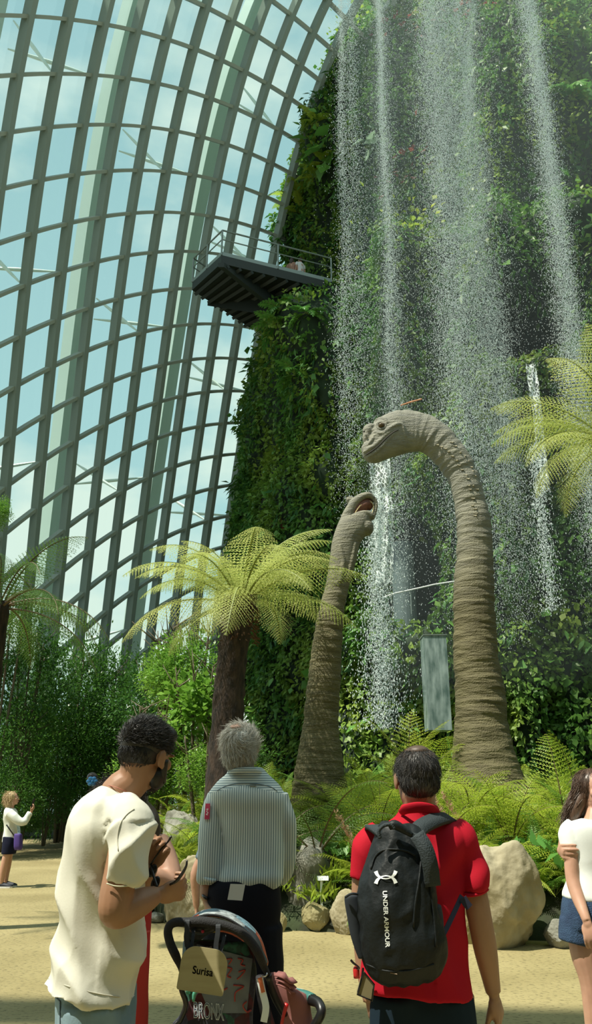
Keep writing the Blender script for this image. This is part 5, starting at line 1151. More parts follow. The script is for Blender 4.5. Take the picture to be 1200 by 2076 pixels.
gh = mat('grey white hair', (.42, .41, .36), .5, noise_s=45, col2=(.62, .62, .57), stretch=(2, 2, .6))
mb = MB(); mb.ell(HC + HR @ Vector((0, -.018, .028)), .084, .102, .088, HR, 28, 18); mb.ell(HC + HR @ Vector((0, -.045, -.025)), .076, .066, .072, HR, 22, 16)
strands(mb, HC, HR, (.084, .102, .088), (0, -.018, .028), 4200, .042, lambda u: Vector((-u.z * .9 + .5, .1, u.x * .9 - .35)), lambda u: not (u.y > .6 and u.z < .3), .0013, .30, 12, 4, .45)
strands(mb, HC, HR, (.078, .070, .076), (0, -.045, -.025), 2600, .035, lambda u: Vector((-u.x * .3 + .25, -.2, -1)), lambda u: u.y < .2, .0013, .22, 13, 4, .40)
mb.build('hair', [gh], p.root, True)
mb = MB(); mb.ell(HC + HR @ Vector((-.012, -.052, .106)), .030, .026, .012, HR); mb.build('crown_skin', [skin_m('pink scalp', (.50, .30, .22))], p.root, True)
mb = MB(); mb.tube([q(411, 1815, -.06), q(416, 1820, -.075), q(424, 1822, -.06)], [.006, .008, .006], 8, 3); mb.build('wristband', [blk], p.root, True)
c_ = q(478, 1810, -.205) + p.org; sl = MB(); V_ = [P(x, y, yy) - c_ for x, y, yy in ((467, 1792, 3.80), (497, 1793, 3.80), (491, 1826, 3.79), (461, 1824, 3.79))]
sl.add(V_ + [v + Vector((0, .003, 0)) for v in V_], [(0, 1, 2, 3), (7, 6, 5, 4), (0, 4, 5, 1), (1, 5, 6, 2), (2, 6, 7, 3), (3, 7, 4, 0)]); o = sl.build('paper_slip', [mat('cream paper', (.62, .60, .50), .7)]); o.location = c_; tag(o, 'pale paper slip hanging from the grey-haired man\'s back pocket', 'paper')
# ---------------------------------------------------------------- two people hidden behind him
def simple_person(px, Y, h, label, yaw=0, shirt=(.3, .3, .3), pants=(.05, .05, .06), hair=(.03, .02, .015), sk=SK2, arms=None, shoe=(.6, .6, .6), vox=.012, long_hair=False, gz_=0.0, shorts=False, facing=None, detail_hands=False):
    p = Person(px, Y, label); p.root.location.z = gz_; s = h / 1.70; f = Vector((math.sin(R(yaw)), math.cos(R(yaw)), 0)); r = Vector((f.y, -f.x, 0)); up = Vector((0, 0, 1))
    def L_(a, b, c): return r * a * s + f * b * s + up * c * s
    HC = L_(0, .02, 1.585); HR = headrot(yaw); mb = MB(); head(mb, HC, HR, s * .98); mb.tube([HC + HR @ Vector((0, -.02, -.05)), L_(0, 0, 1.44)], [.05 * s, .06 * s], 12)
    mb.tube([L_(0, 0, 1.44), L_(0, 0, 1.3), L_(0, 0, 1.1), L_(0, 0, .95)], [.07 * s, .12 * s, .11 * s, .13 * s], 14, 3)
    arms = arms or [((-.19, 0, 1.38), (-.25, .0, 1.10), (-.24, .05, .86)), ((.19, 0, 1.38), (.25, .0, 1.10), (.24, .05, .86))]
    for a in arms:
        a0, a1, a2 = [L_(*v) for v in a[:3]]; mb.tube([a0, a0.lerp(a1, .5), a1, a1.lerp(a2, .5), a2], [.048 * s, .042 * s, .038 * s, .034 * s, .025 * s], 12, 3); d = (a2 - a1).normalized(); sdn = -1 if a[0][0] < 0 else 1
        hand(mb, a2, L_(*a[3]).normalized() if len(a) > 3 else d, (L_(-sdn, .2, 0)).normalized(), sdn, (15, 20, 20), s * .95)
    for q_ in (-1, 1): mb.tube([L_(.09 * q_, 0, .9), L_(.10 * q_, .01, .5), L_(.10 * q_, 0, .3), L_(.10 * q_, 0, .08)], [.085 * s, .055 * s, .052 * s, .035 * s], 12, 3)
    fuse(mb, 'body', sk, vox * .6 if detail_hands else vox, 2, p.root)
    mb = MB(); rows = [(0, 0, 1.46, .07, .06), (0, 0, 1.43, .13, .08), (0, 0, 1.38, .19, .10), (0, 0, 1.25, .18, .115), (0, 0, 1.08, .155, .105), (0, 0, .93, .175, .12)]
    mb.loft([tuple(L_(*a[:3])) + (a[3] * s, a[4] * s) for a in rows], X=r, Yv=f)
    for a in arms: a0, a1 = L_(*a[0]), L_(*a[1]); mb.tube([a0, a0.lerp(a1, .6)], [.062 * s, .055 * s], 14)
    fuse(mb, 'shirt', cloth('plain shirt', shirt), .012, 3, p.root, .5, folds(.005, (9, 9, 3), px))
    mb = MB(); mb.loft([tuple(L_(0, 0, z)) + (a * s, b * s) for z, a, b in ((1.0, .15, .11), (.9, .175, .125), (.8, .18, .125))], X=r, Yv=f)
    for q_ in (-1, 1): mb.tube([L_(.088 * q_, 0, .85), L_(.098 * q_, .01, .5 if not shorts else .62)] + ([] if shorts else [L_(.10 * q_, 0, .06)]), [.098 * s, .085 * s] + ([] if shorts else [.065 * s]), 14, 3)
    fuse(mb, 'shorts' if shorts else 'trousers', cloth('plain trousers', pants), .012, 3, p.root)
    for q_ in (-1, 1): p.shoe(L_(.10 * q_, 0, 0), (f.x, f.y), shoe)
    hm = mat('hair tone', hair, .5, noise_s=50, col2=tuple(min(c * 1.9, 1) for c in hair), stretch=(2, 2, .5)); mb = MB(); mb.ell(HC + HR @ Vector((0, -.025 * s, .03 * s)), .088 * s, .100 * s, .096 * s, HR)
    if long_hair: mb.tube([HC + HR @ Vector((0, -.05, .0)), HC + HR @ Vector((0, -.08, -.1)), HC + HR @ Vector((0, -.09, -.24))], [.08 * s, .085 * s, .03 * s], 14, 4)
    else: mb.ell(HC + HR @ Vector((0, -.05 * s, -.02 * s)), .075 * s, .065 * s, .065 * s, HR)
    strands(mb, HC, HR, (.088 * s, .10 * s, .096 * s), (0, -.025 * s, .03 * s), 500, .05, lambda u: Vector((u.x, -.3, -.8)), lambda u: u.y < .4, .002, .2, 3, 3)
    mb.build('hair', [hm], p.root, True); face(p.root, HC, HR, s * .98)
    return p
hp = simple_person(468, 6.0, 1.58, 'person whose bare arm shows left of the striped shirt sleeve', 0, (.15, .2, .25), arms=[((-.18, 0, 1.33), (-.275, -.02, 1.10), (-.262, .02, .88)), ((.19, 0, 1.33), (.22, .0, 1.08), (.15, .15, 1.0))])
simple_person(548, 11.0, 1.62, 'distant visitor whose white sneaker shows beside the black trousers', 90, (.2, .2, .2), (.02, .02, .03), shoe=(.7, .66, .62))
# ---------------------------------------------------------------- man in the red polo shirt
p = Person(850, 3.12, 'man in a red polo shirt wearing a black backpack, seen from behind'); q = p.q
HC = q(844, 1580, .0); HR = headrot(-8, -4)
mb = MB(); head(mb, HC, HR, 1.0); mb.tube([HC + HR @ Vector((0, -.02, -.04)), q(850, 1632), q(851, 1672, .01)], [.062, .060, .062], 18, 4)
mb.ell(q(850, 1735), .12, .06, .10); mb.tube([q(848, 1720), q(846, 1850), q(850, 2000)], [.075, .075, .08], 14, 3)
mb.tube([q(925, 1710), q(948, 1760, .0), q(962, 1810, -.02), q(972, 1860, -.02), q(984, 1925, .0), q(995, 1985, .03), q(1000, 2012, .04)], [.040, .045, .044, .043, .041, .031, .0265], 18, 5)
hand(mb, q(1000, 2012, .04), q(1012, 2060, .06) - q(1000, 2012, .04), Vector((-.75, .55, -.2)), -1, (22, 34, 26), .98, .14, (.85, .35, .4), .3)
mb.tube([q(760, 1700), q(742, 1770), q(738, 1860, .02), q(742, 1960, .03), q(752, 2030, .02)], [.056, .050, .043, .036, .027], 16, 5); hand(mb, q(748, 2015, .02), Vector((.2, .1, -1)), Vector((.9, .3, 0)), 1, (30, 40, 30), .95)
for s_ in (-1, 1): mb.tube([Vector((.10 * s_, 0, .9)), Vector((.11 * s_, 0, .5)), Vector((.11 * s_, -.02, .08))], [.08, .055, .04], 12, 3)
fuse(mb, 'body', SK3, .0048, 3, p.root)
rs_ = p.loft([(815, 1632, 884, 1634, .95), (811, 1642, 888, 1645, .9), (800, 1655, 900, 1658, .75), (782, 1668, 920, 1670, .62), (762, 1684, 938, 1684, .58), (748, 1710, 946, 1706, .58), (744, 1760, 944, 1756, .60), (742, 1830, 941, 1826, .62), (738, 1900, 944, 1900, .64), (736, 1960, 949, 1965, .66), (734, 1998, 955, 2014, .66), (735, 2003, 956, 2024, .66)], n=44, e=2.4)
rs_.tube([q(915, 1690), q(938, 1712, -.01), q(951, 1758, -.015), q(961, 1804, -.02)], [.056, .060, .057, .054], 20, 5); rs_.tube([q(772, 1692), q(752, 1712, -.01), q(742, 1745, -.01), q(734, 1785, -.01)], [.056, .055, .051, .046], 20, 5)
def rfold(co, no):
    out = folds(.011, (5, 5, 3.5), 21)(co, no)
    for i in range(len(out)):
        x, y, z = co[i]
        if x > .02 and y < .05: out[i] += no[i] * .012 * math.sin((x * 30 - z * 24) + 1.5 * noise.noise(Vector((x * 4, 2, z * 4)))) * math.exp(-((z - 1.32) / .11) ** 2)
        if x > .03: out[i] += no[i] * .009 * math.sin(x * 38 + 1.2 * noise.noise(Vector((x * 3, 2, z * 2)))) * math.exp(-((z - 1.05) / .12) ** 2)
    return out
red = cloth('crimson pique cotton', (.42, .008, .022), .8)
ro = fuse(rs_, 'polo_shirt', red, .007, 4, p.root, .5, rfold)
mb = MB(); mb.tube([q(812, 1648, -.055), q(826, 1640, -.10), q(850, 1637, -.112), q(874, 1641, -.10), q(888, 1650, -.05)], [.012, .018, .020, .018, .012], 12, 5, flat=.35, up=Vector((0, 1, 0))); mb.build('collar', [red], p.root, True)
mb = MB(); mb.tube([q(937, 1811, -.05), q(950, 1815, -.075), q(965, 1814, -.078), q(980, 1809, -.065), q(988, 1803, -.03)], [.006] * 5, 8, 4); mb.build('sleeve_cuff', [red], p.root, True)
tr = p.loft([(776, 1990, 938, 2005, .62), (772, 2030, 944, 2040, .64), (772, 2076, 948, 2080, .62)], n=34); z0 = q(860, 2070).z
for s_ in (-1, 1): tr.tube([Vector((.08 * s_, 0, z0 + .08)), Vector((.095 * s_, 0, .5)), Vector((.11 * s_, .0, .05))], [.098, .085, .075], 16, 4)
fuse(tr, 'trousers', cloth('dark navy cloth', (.010, .022, .035), .8), .009, 3, p.root, .5, folds(.005, (5, 5, 5), 8))
for s_ in (-1, 1): p.shoe(Vector((.11 * s_, .0, 0)), (0, 1), (.05, .05, .05), L=.28)
bh = mat('dark grey hair', (.018, .017, .018), .5, noise_s=40, col2=(.06, .055, .05), stretch=(2, 2, .6))
mb = MB(); mb.ell(HC + HR @ Vector((0, -.018, .030)), .081, .101, .084, HR, 28, 18); mb.ell(HC + HR @ Vector((0, -.045, -.012)), .073, .064, .062, HR, 22, 16)
strands(mb, HC, HR, (.081, .101, .084), (0, -.018, .030), 3600, .026, lambda u: Vector((u.x, -.4, -.9)), lambda u: u.z < .82 and not (u.y > .6 and u.z < .3), .0011, .22, 31, 3, .3); strands(mb, HC, HR, (.073, .064, .062), (0, -.045, -.012), 1500, .020, lambda u: Vector((0, -.1, -1)), lambda u: u.y < .2, .0011, .2, 32, 3, .3)
mb.build('hair', [bh], p.root, True)
mb = MB(); mb.ell(HC + HR @ Vector((0, -.040, .092)), .046, .050, .026, HR)
strands(mb, HC, HR, (.081, .101, .084), (0, -.018, .032), 1200, .024, lambda u: Vector((u.x, -.6, -.5)), lambda u: u.z > .55 and u.y < .2, .0010, .15, 33, 3, .3)
mb.build('thinning_crown', [mat('brown thinning hair', (.10, .065, .045), .5)], p.root, True)
# backpack
bo = P(810, 1840, 2.86); bo.z = P(810, 1995, 2.86).z; bp_ = empty('backpack', bo, 0, 'black backpack with white logo and lettering on the man in red', 'backpack')
bm_ = mat('black nylon', (.006, .009, .010), .55, bump=.15, bscale=60, spec=.3); bm2 = mat('dark green black base', (.008, .016, .014), .6, bump=.3, bscale=90); bmesh_ = mat('mesh pocket', (.012, .018, .026), .8)
def bploft(rows, Y, e=2.6, n=36):
    mb = MB(); pair_rings(mb, [((a[0], a[1]), (a[2], a[3]), a[4], a[5] if len(a) > 5 else 0) for a in rows], Y, 1, n, 4, e=e); mb.V = [tuple(Vector(v) - bo) for v in mb.V]; return mb
BY = 2.90
mb = bploft([(776, 1668, 832, 1668, .8), (769, 1678, 846, 1676, .8), (765, 1692, 857, 1690, .85), (757, 1712, 864, 1708, .85), (743, 1742, 872, 1738, .85), (733, 1772, 876, 1768, .85), (728, 1802, 881, 1798, .88), (725, 1832, 887, 1830, .88), (725, 1862, 893, 1860, .86), (727, 1892, 900, 1890, .84), (730, 1922, 901, 1920, .84), (737, 1952, 896, 1948, .84), (752, 1980, 884, 1976, .8), (775, 1995, 864, 1992, .7)], BY)
def bfold(co, no):
    out = co.copy()
    for i in range(len(co)):
        x, y, z = co[i]; a = noise.noise(Vector((x * 9, y * 9, z * 7 + 4))); b = noise.noise(Vector((x * 22, y * 20, z * 16))); out[i] = co[i] + no[i] * (.012 * a + .005 * (1 - abs(b) * 2))
    return out
bb = fuse(mb, 'pack_body', bm_, .006, 4, bp_, .5, bfold); PB = bvh_obj(bb, bo)
def onp(px, py, l=.004): return hit(PB, px, py, l)[0] - bo
def seam(name, pts, r=.003, m=bm_): mb = MB(); mb.tube([onp(*a, .002) for a in pts], [r] * len(pts), 6, 4); mb.build(name, [m], bp_, True)
seam('top_seam', [(752, 1762), (760, 1738), (776, 1724), (800, 1722), (825, 1726), (842, 1735)], .0035); seam('zip', [(845, 1700), (853, 1735), (850, 1780), (842, 1830), (838, 1880)], .004); seam('side_seam', [(866, 1745), (872, 1800), (880, 1860), (884, 1920)], .004); seam('base_seam', [(742, 1955), (780, 1968), (830, 1968), (880, 1955)], .003)
mb = MB(); mb.tube([onp(791, 1972, .003), onp(805, 1975, .003)], .0015, 5); mb.build('base_tag', [mat('tan mark', (.25, .16, .10), .6)], bp_)
mb = bploft([(697, 1817, 727, 1812, .9), (699, 1835, 730, 1830, .9), (706, 1870, 734, 1868, .9), (714, 1905, 738, 1903, .9), (727, 1945, 744, 1942, .9)], BY, 2.2, 24); fuse(mb, 'side_pocket', bmesh_, .005, 3, bp_, .5, folds(.004, (15, 15, 8), 3))
mb = MB(); mb.tube([P(700, 1819, BY - .03) - bo, P(712, 1812, BY - .045) - bo, P(726, 1813, BY - .03) - bo], [.004] * 3, 6, 4); mb.build('pocket_rim', [bmesh_], bp_, True)
mb = bploft([(846, 1838, 893, 1834, .9, .0), (848, 1870, 898, 1866, .9, 0), (848, 1910, 900, 1906, .9, 0), (858, 1948, 893, 1944, .9, 0)], BY - .005, 2.2, 24); fuse(mb, 'side_pocket', bmesh_, .005, 3, bp_, .5, folds(.004, (15, 15, 8), 7))
st = mat('webbing strap', (.016, .026, .030), .75, bump=.4, bscale=200)
mb = MB(); ribbon(mb, [P(x, y, Y_) - bo for x, y, Y_ in ((838, 1694, 2.84), (855, 1676, 2.92), (878, 1664, 2.985), (900, 1658, 3.06), (918, 1664, 3.16), (922, 1700, 3.26), (905, 1770, 3.29), (905, 1850, 3.26), (935, 1815, 3.24))], .055, .014, Vector((0, -.75, .66)), 6); mb.build('shoulder_strap', [st], bp_, True)
mb = MB(); ribbon(mb, [P(x, y, Y_) - bo for x, y, Y_ in ((782, 1690, 2.86), (768, 1680, 2.90), (757, 1676, 2.99), (755, 1684, 3.12), (760, 1710, 3.24), (775, 1790, 3.29), (770, 1850, 3.26))], .055, .014, Vector((0, -.75, .66)), 6); mb.build('shoulder_strap', [st], bp_, True)
mb = MB(); ribbon(mb, [P(x, y, Y_) - bo for x, y, Y_ in ((845, 1692, 2.80), (862, 1720, 2.78), (872, 1755, 2.78), (877, 1795, 2.80))], .050, .014, None, 5); mb.build('load_strap', [st], bp_, True)
mb = MB(); mb.tube([P(x, y, 2.79) - bo for x, y in ((770, 1700), (768, 1684), (778, 1674), (792, 1672), (800, 1680))], [.006] * 5, 8, 5); mb.build('grab_handle', [st], bp_, True)
mb = MB(); mb.tube([P(x, y, 2.80) - bo for x, y in ((788, 1676), (800, 1672), (818, 1682), (836, 1694))], [.012, .016, .013, .008], 10, 4); mb.build('top_flap', [bm_], bp_, True)
mb = MB(); ribbon(mb, [P(x, y, Y_) - bo for x, y, Y_ in ((900, 1892, 2.90), (912, 1868, 2.93), (926, 1838, 2.97), (936, 1816, 3.0))], .016, .003, None, 3); ribbon(mb, [P(938, 1820, 2.98) - bo, P(944, 1830, 2.98) - bo, P(952, 1840, 2.98) - bo], .026, .004, None, 2); mb.build('lower_strap', [mat('navy webbing', (.012, .014, .035), .7)], bp_)
wl = mat('white print', (.80, .83, .80), .5)
def dmesh(name, me, cx, cy, sx, sy, rot=0.0):
    c_, s_ = math.cos(rot), math.sin(rot)
    bmx = bmesh.new(); bmx.from_mesh(me); bmesh.ops.triangulate(bmx, faces=bmx.faces); 
    for _ in range(2):
        es = [e_ for e_ in bmx.edges if e_.calc_length() * max(sx, sy) > 6]
        if es: bmesh.ops.subdivide_edges(bmx, edges=es, cuts=1, use_grid_fill=False); bmesh.ops.triangulate(bmx, faces=bmx.faces)
    bmx.to_mesh(me); bmx.free(); return me
def logo():
    # two interlocking arcs drawn as a polygon pair round an open oval
    V = []; Fs = []
    def strip(a, b):
        k = len(V); V.extend([(x, y, 0) for x, y in a] + [(x, y, 0) for x, y in b]); n = len(a); Fs.extend([(k + i, k + i + 1, k + n + i + 1, k + n + i) for i in range(n - 1)])
    for sgn in (1, -1):
        o_ = crom([(-1, .80), (-.84, .30), (-.58, -.04), (-.3, -.22), (0, -.30)], 5); i_ = crom([(-.70, 1.0), (-.60, .48), (-.44, .14), (-.24, -.07), (0, -.13)], 5)
        strip([(x, sgn * y) for x, y in o_], [(x, sgn * y) for x, y in i_]); strip([(-x, sgn * y) for x, y in o_], [(-x, sgn * y) for x, y in i_])
    return V, Fs
V, Fs = logo(); me = mesh_np('logo_mark', V, Fs, [wl]); me = dmesh('logo', me, 0, 0, 24, 16); decal.Y = 2.72
decal(me, PB, lambda x, y: (782 + x * 24, 1778.5 - y * 14 - x * .5), .004, bo); link('logo_mark', me, bp_)
me = text_mesh('lettering', 'UNDER ARMOUR', 1.0, wl, 0.0, 1.0, .02); xs = [v.co.x for v in me.vertices]; W_ = max(xs) - min(xs); x0_ = min(xs); me = dmesh('t', me, 0, 0, 14, 12)
decal(me, PB, lambda x, y: (779.5 + (x - x0_) / W_ * 6.0 + y * 12.5, 1806 + (x - x0_) / W_ * 115), .004, bo); link('lettering', me, bp_)
# pouch and red tag at his left hip
c_ = P(742, 1995, 2.98); po = empty('pouch', c_, 0, 'tan pouch with dark edging hanging at the red-shirted man\'s left hip', 'bag')
mb = MB(); V_ = [P(x, y, 2.97) - c_ for x, y in ((738, 1972), (758, 1996), (754, 2028), (725, 2016))]; mb.add(V_ + [v + Vector((0, .05, 0)) for v in V_], [(0, 1, 2, 3), (7, 6, 5, 4), (0, 4, 5, 1), (1, 5, 6, 2), (2, 6, 7, 3), (3, 7, 4, 0)]); mb.build('body', [mat('tan canvas', (.22, .19, .10), .8)], po)
mb = MB(); mb.tube([v * 1.02 for v in V_] + [V_[0]], [.0035] * 5, 6); mb.build('edging', [blk], po); mb = MB(); mb.tube([P(x, y, 2.95) - c_ for x, y in ((736, 1962), (733, 1985), (726, 2012))], [.004] * 3, 6, 3); mb.build('cord', [blk], po)
c_ = P(721, 1972, 2.93); tg = empty('luggage_tag', c_, 0, 'small red tag hanging beside the backpack\'s left corner', 'tag')
mb = MB(); mb.tube([P(723, 1960, 2.93) - c_, P(722, 1965, 2.93) - c_, P(723, 1983, 2.93) - c_], [.006, .0105, .010], 10, 3); mb.build('tag', [mat('red plastic', (.5, .02, .02), .35)], tg, True); mb = MB(); mb.tube([P(x, y, 2.92) - c_ for x, y in ((711, 1946), (716, 1952), (728, 1962), (724, 1966))], [.004, .004, .003, .002], 6, 4); mb.build('cord', [blk], tg)
# ---------------------------------------------------------------- girl at the right edge
p = Person(1205, 4.5, 'girl with long brown hair in a white t-shirt and denim shorts at the right edge'); q = p.q
HC = q(1206, 1606, .02); HR = headrot(168, 4)
mb = MB(); head(mb, HC, HR, .96, True, .9); mb.tube([HC + HR @ Vector((0, -.02, -.05)), q(1205, 1655), q(1205, 1680)], [.05, .05, .09], 14, 3)
mb.ell(q(1205, 1705), .10, .06, .08); mb.tube([q(1205, 1700), q(1205, 1780), q(1202, 1850)], [.07, .07, .08], 14, 3)
mb.tube([q(1163, 1690, 0), q(1159, 1735, -.03), q(1161, 1782, -.05), q(1172, 1820, -.09), q(1184, 1852, -.14), q(1190, 1868, -.16)], [.032, .038, .036, .033, .025, .022], 16, 5)
hand(mb, q(1190, 1868, -.16), q(1198, 1905, -.17) - q(1190, 1868, -.16), Vector((.5, .8, .1)), -1, (28, 40, 30), .9, thumb=(.7, .3, .7))
mb.tube([q(1245, 1695, 0), q(1262, 1750, .08), q(1240, 1790, .17), q(1180, 1750, .15), q(1138, 1724, .06)], [.042, .038, .034, .028, .022], 14, 5)
hand(mb, q(1135, 1724, .035), Vector((-.10, -1, .0)), Vector((1, -.1, 0)), 1, (62, 28, 18), .95, .14, (.35, .9, .1), .1)
for x_, dx in ((1186, 0), (1226, .04)): mb.tube([q(x_, 1860), q(x_ + 2, 1930), q(x_ + 14, 1995, -.01), Vector((q(x_ + 12, 1995).x, 0, .42)), Vector((q(x_ + 14, 1995).x, .03, .3)), Vector((q(x_ + 10, 1995).x, .02, .08))], [.088, .080, .058, .052, .054, .034], 16, 4)
fuse(mb, 'body', SK2, .005, 3, p.root); face(p.root, HC, HR, .96)
ts = p.loft([(1180, 1660, 1232, 1660, .8), (1165, 1664, 1246, 1664, .75), (1152, 1672, 1260, 1672, .72), (1150, 1695, 1262, 1695, .72), (1156, 1730, 1258, 1730, .75), (1156, 1765, 1256, 1765, .72), (1146, 1795, 1260, 1795, .72), (1141, 1815, 1264, 1820, .74), (1142, 1820, 1264, 1834, .74)], n=36)
ts.tube([q(1166, 1676), q(1156, 1690), q(1158, 1712, -.01), q(1161, 1730, -.015)], [.050, .056, .057, .054], 16, 4); ts.tube([q(1246, 1676), q(1256, 1700), q(1258, 1725)], [.046, .050, .048], 16, 4)
fuse(ts, 't_shirt', cloth('white cotton', (.72, .75, .72)), .007, 3, p.root, .5, folds(.006, (7, 7, 7), 41))
so_ = p.loft([(1146, 1806, 1262, 1812, .74), (1141, 1830, 1266, 1830, .76), (1138, 1862, 1270, 1862, .76), (1138, 1880, 1270, 1880, .72)], n=34)
so_.tube([q(1170, 1862), q(1171, 1890), q(1170, 1912)], [.088, .093, .090], 18, 3); so_.tube([q(1238, 1862), q(1238, 1890), q(1238, 1914)], [.088, .093, .090], 18, 3)
fuse(so_, 'denim_shorts', mat('dark blue denim', (.012, .03, .075), .85, noise_s=9, col2=(.03, .07, .14), bump=.4, bscale=160), .007, 3, p.root, .5, folds(.004, (6, 6, 6), 43))
mb = MB(); mb.ell(HC + HR @ Vector((0, -.030, .032)), .092, .098, .092, HR, 26, 16)
mb.tube([HC + Vector((-.05, .03, .02)), q(1172, 1628, .02), q(1160, 1655, .03), q(1148, 1680, .05)], [.055, .040, .036, .012], 16, 5, flat=.9); mb.tube([HC + Vector((-.03, .05, 0)), q(1180, 1650, .08), q(1176, 1700, .10)], [.06, .06, .02], 16, 5); mb.tube([HC + Vector((.05, .03, 0)), q(1244, 1640, .04), q(1250, 1690, .05)], [.055, .045, .02], 16, 5)
rn = random.Random(9)
for k in range(700):
    a = rn.uniform(0, 1); s0 = HC + Vector((-.072 + rn.gauss(0, .012), rn.uniform(-.03, .06), rn.uniform(-.03, .07))); e0 = q(1150 + rn.gauss(0, 9), 1668 + rn.gauss(0, 12), rn.uniform(.0, .08)); md = s0.lerp(e0, .45) + Vector((-.012 + rn.gauss(0, .006), rn.gauss(0, .01), -.01))
    mb.tube([s0, md, e0 + Vector((rn.gauss(0, .008), 0, 0))], [.0014, .0013, .0006], 3, 3, caps=False)
strands(mb, HC, HR, (.092, .098, .092), (0, -.030, .032), 1500, .07, lambda u: Vector((u.x * .8, .2, -.8)), lambda u: u.y < .72, .0012, .10, 19, 4, .12)
mb.build('hair', [mat('long brown hair', (.06, .034, .022), .38, noise_s=70, col2=(.12, .07, .045), stretch=(3, 3, .3))], p.root, True)
for x_ in (1198, 1240): p.shoe(Vector((q(x_, 1995).x, .02, 0)), (0, -1), (.5, .5, .5), L=.24)
# ---------------------------------------------------------------- distant woman taking a photograph
yF = PG(15, 1799, 0).y
p = Person(20, yF, 'blonde woman in a white blouse and dark shorts photographing with a phone'); q = p.q; s = 1.0
HC = q(26.5, 1619.5); HR = headrot(82, 6)
mb = MB(); head(mb, HC, HR, .95, True); mb.tube([HC + HR @ Vector((0, -.02, -.05)), q(21, 1640)], [.048, .06], 12); mb.tube([q(21, 1644), q(21, 1665), q(20, 1700)], [.06, .07, .07], 12, 3)
mb.tube([q(20, 1647, -.16), q(34, 1660, -.17), q(46, 1667, -.15), q(55, 1658, -.10), q(63, 1646, -.06)], [.05, .044, .04, .034, .024], 12, 4); hand(mb, q(63, 1646, -.06), Vector((.45, .1, .9)), Vector((-.9, .2, .3)), 1, (20, 35, 30), .9)
mb.tube([q(20, 1647, .16), q(36, 1662, .15), q(50, 1664, .08), q(64, 1646, .02)], [.05, .044, .036, .024], 12, 4); hand(mb, q(64, 1646, .02), Vector((.4, -.1, .9)), Vector((-.9, -.2, .3)), -1, (20, 35, 30), .9)
for dx, dy in ((-3.5, -.09), (4, .09)): mb.tube([q(20 + dx * .5, 1712, dy * .8), q(12 + dx, 1752, dy), q(8 + dx, 1775, dy), q(7 + dx * 1.2, 1792, dy)], [.062, .060, .052, .032], 12, 4)
fuse(mb, 'body', SK2, .008, 2, p.root)
bl = p.loft([(13, 1637, 28, 1639, 1.4), (10, 1642, 32, 1644, 1.5), (8, 1655, 35, 1655, 1.3), (9, 1680, 34, 1680, 1.1), (6, 1698, 33, 1700, 1.1), (5, 1707, 29, 1711, 1.1)], n=26)
bl.tube([q(18, 1647, -.16), q(33, 1660, -.18), q(46, 1667, -.16), q(54, 1658, -.11), q(61, 1648, -.07)], [.072, .072, .066, .056, .046], 16, 4); bl.tube([q(20, 1647, .16), q(36, 1662, .15), q(50, 1664, .09), q(60, 1650, .04)], [.07, .065, .06, .045], 14, 4)
fuse(bl, 'blouse', cloth('white linen', (.70, .73, .68)), .012, 3, p.root, .5, folds(.012, (9, 9, 4), 51))
sh_ = p.loft([(7, 1695, 33, 1697, 1.35), (6, 1712, 34, 1712, 1.4), (4, 1731, 31, 1731, 1.4)], n=24); fuse(sh_, 'shorts', cloth('black cloth shorts', (.010, .012, .03)), .012, 3, p.root)
face(p.root, HC, HR, .95)
bhair = mat('blonde hair', (.40, .28, .14), .45, noise_s=40, col2=(.58, .45, .26), stretch=(2, 2, .5))
mb = MB(); mb.ell(HC + HR @ Vector((0, -.035, .03)), .095, .100, .100, HR); mb.ell(HC + HR @ Vector((0, -.07, -.07)), .085, .065, .11, HR)
strands(mb, HC, HR, (.1, .115, .13), (0, -.04, .0), 700, .08, lambda u: Vector((u.x, -.3, -.8)), lambda u: u.y < .45, .004, .35, 3, 3, .5); mb.build('hair', [bhair], p.root, True)
for dx, dy, fx in ((-3.5, -.09, -.03), (4, .09, .09)): p.shoe(Vector((q(8 + dx * 1.2, 1792, dy).x, dy, 0)), (1, 0), (.02, .025, .04), L=.27)
c_ = P(67.5, 1627, yF - .02); ph = empty('phone', c_, 0, 'dark phone held up by the blonde woman', 'phone'); mb = MB(); mb.box((0, 0, 0), .012, .075, .15, Matrix.Rotation(R(12), 3, 'Y')); mb.build('case', [blk], ph); mb = MB(); mb.box((-.008, 0, 0), .004, .068, .14, Matrix.Rotation(R(12), 3, 'Y')); mb.build('screen', [mat('glossy screen', (.03, .03, .035), .08)], ph)
c_ = P(38, 1706, yF - .2); ba = empty('shoulder_bag', c_, 0, 'purple shoulder bag hanging at the blonde woman\'s front', 'bag'); mb = MB(); mb.loft([tuple(P(37, y, yF - .2) - c_) + (r1, r2) for y, r1, r2 in ((1690, .05, .05), (1694, .062, .07), (1715, .066, .08), (1723, .055, .06))], e=3.5); mb.build('body', [mat('purple fabric', (.06, .03, .20), .7)], ba, True)
mb = MB(); ribbon(mb, [P(x, y, yF + d) - c_ for x, y, d in ((13, 1672, -.21), (20, 1682, -.24), (29, 1695, -.23), (34, 1706, -.22))], .022, .004); mb.build('strap', [blk], ba)
mb = MB(); ribbon(mb, [P(x, y, yF - .2) - c_ for x, y in ((36, 1670), (38, 1680), (39, 1692), (42, 1702))], .05, .006); mb.build('scarf', [mat('teal patterned scarf', (.12, .25, .30), .7, noise_s=25, col2=(.45, .55, .55))], ba)
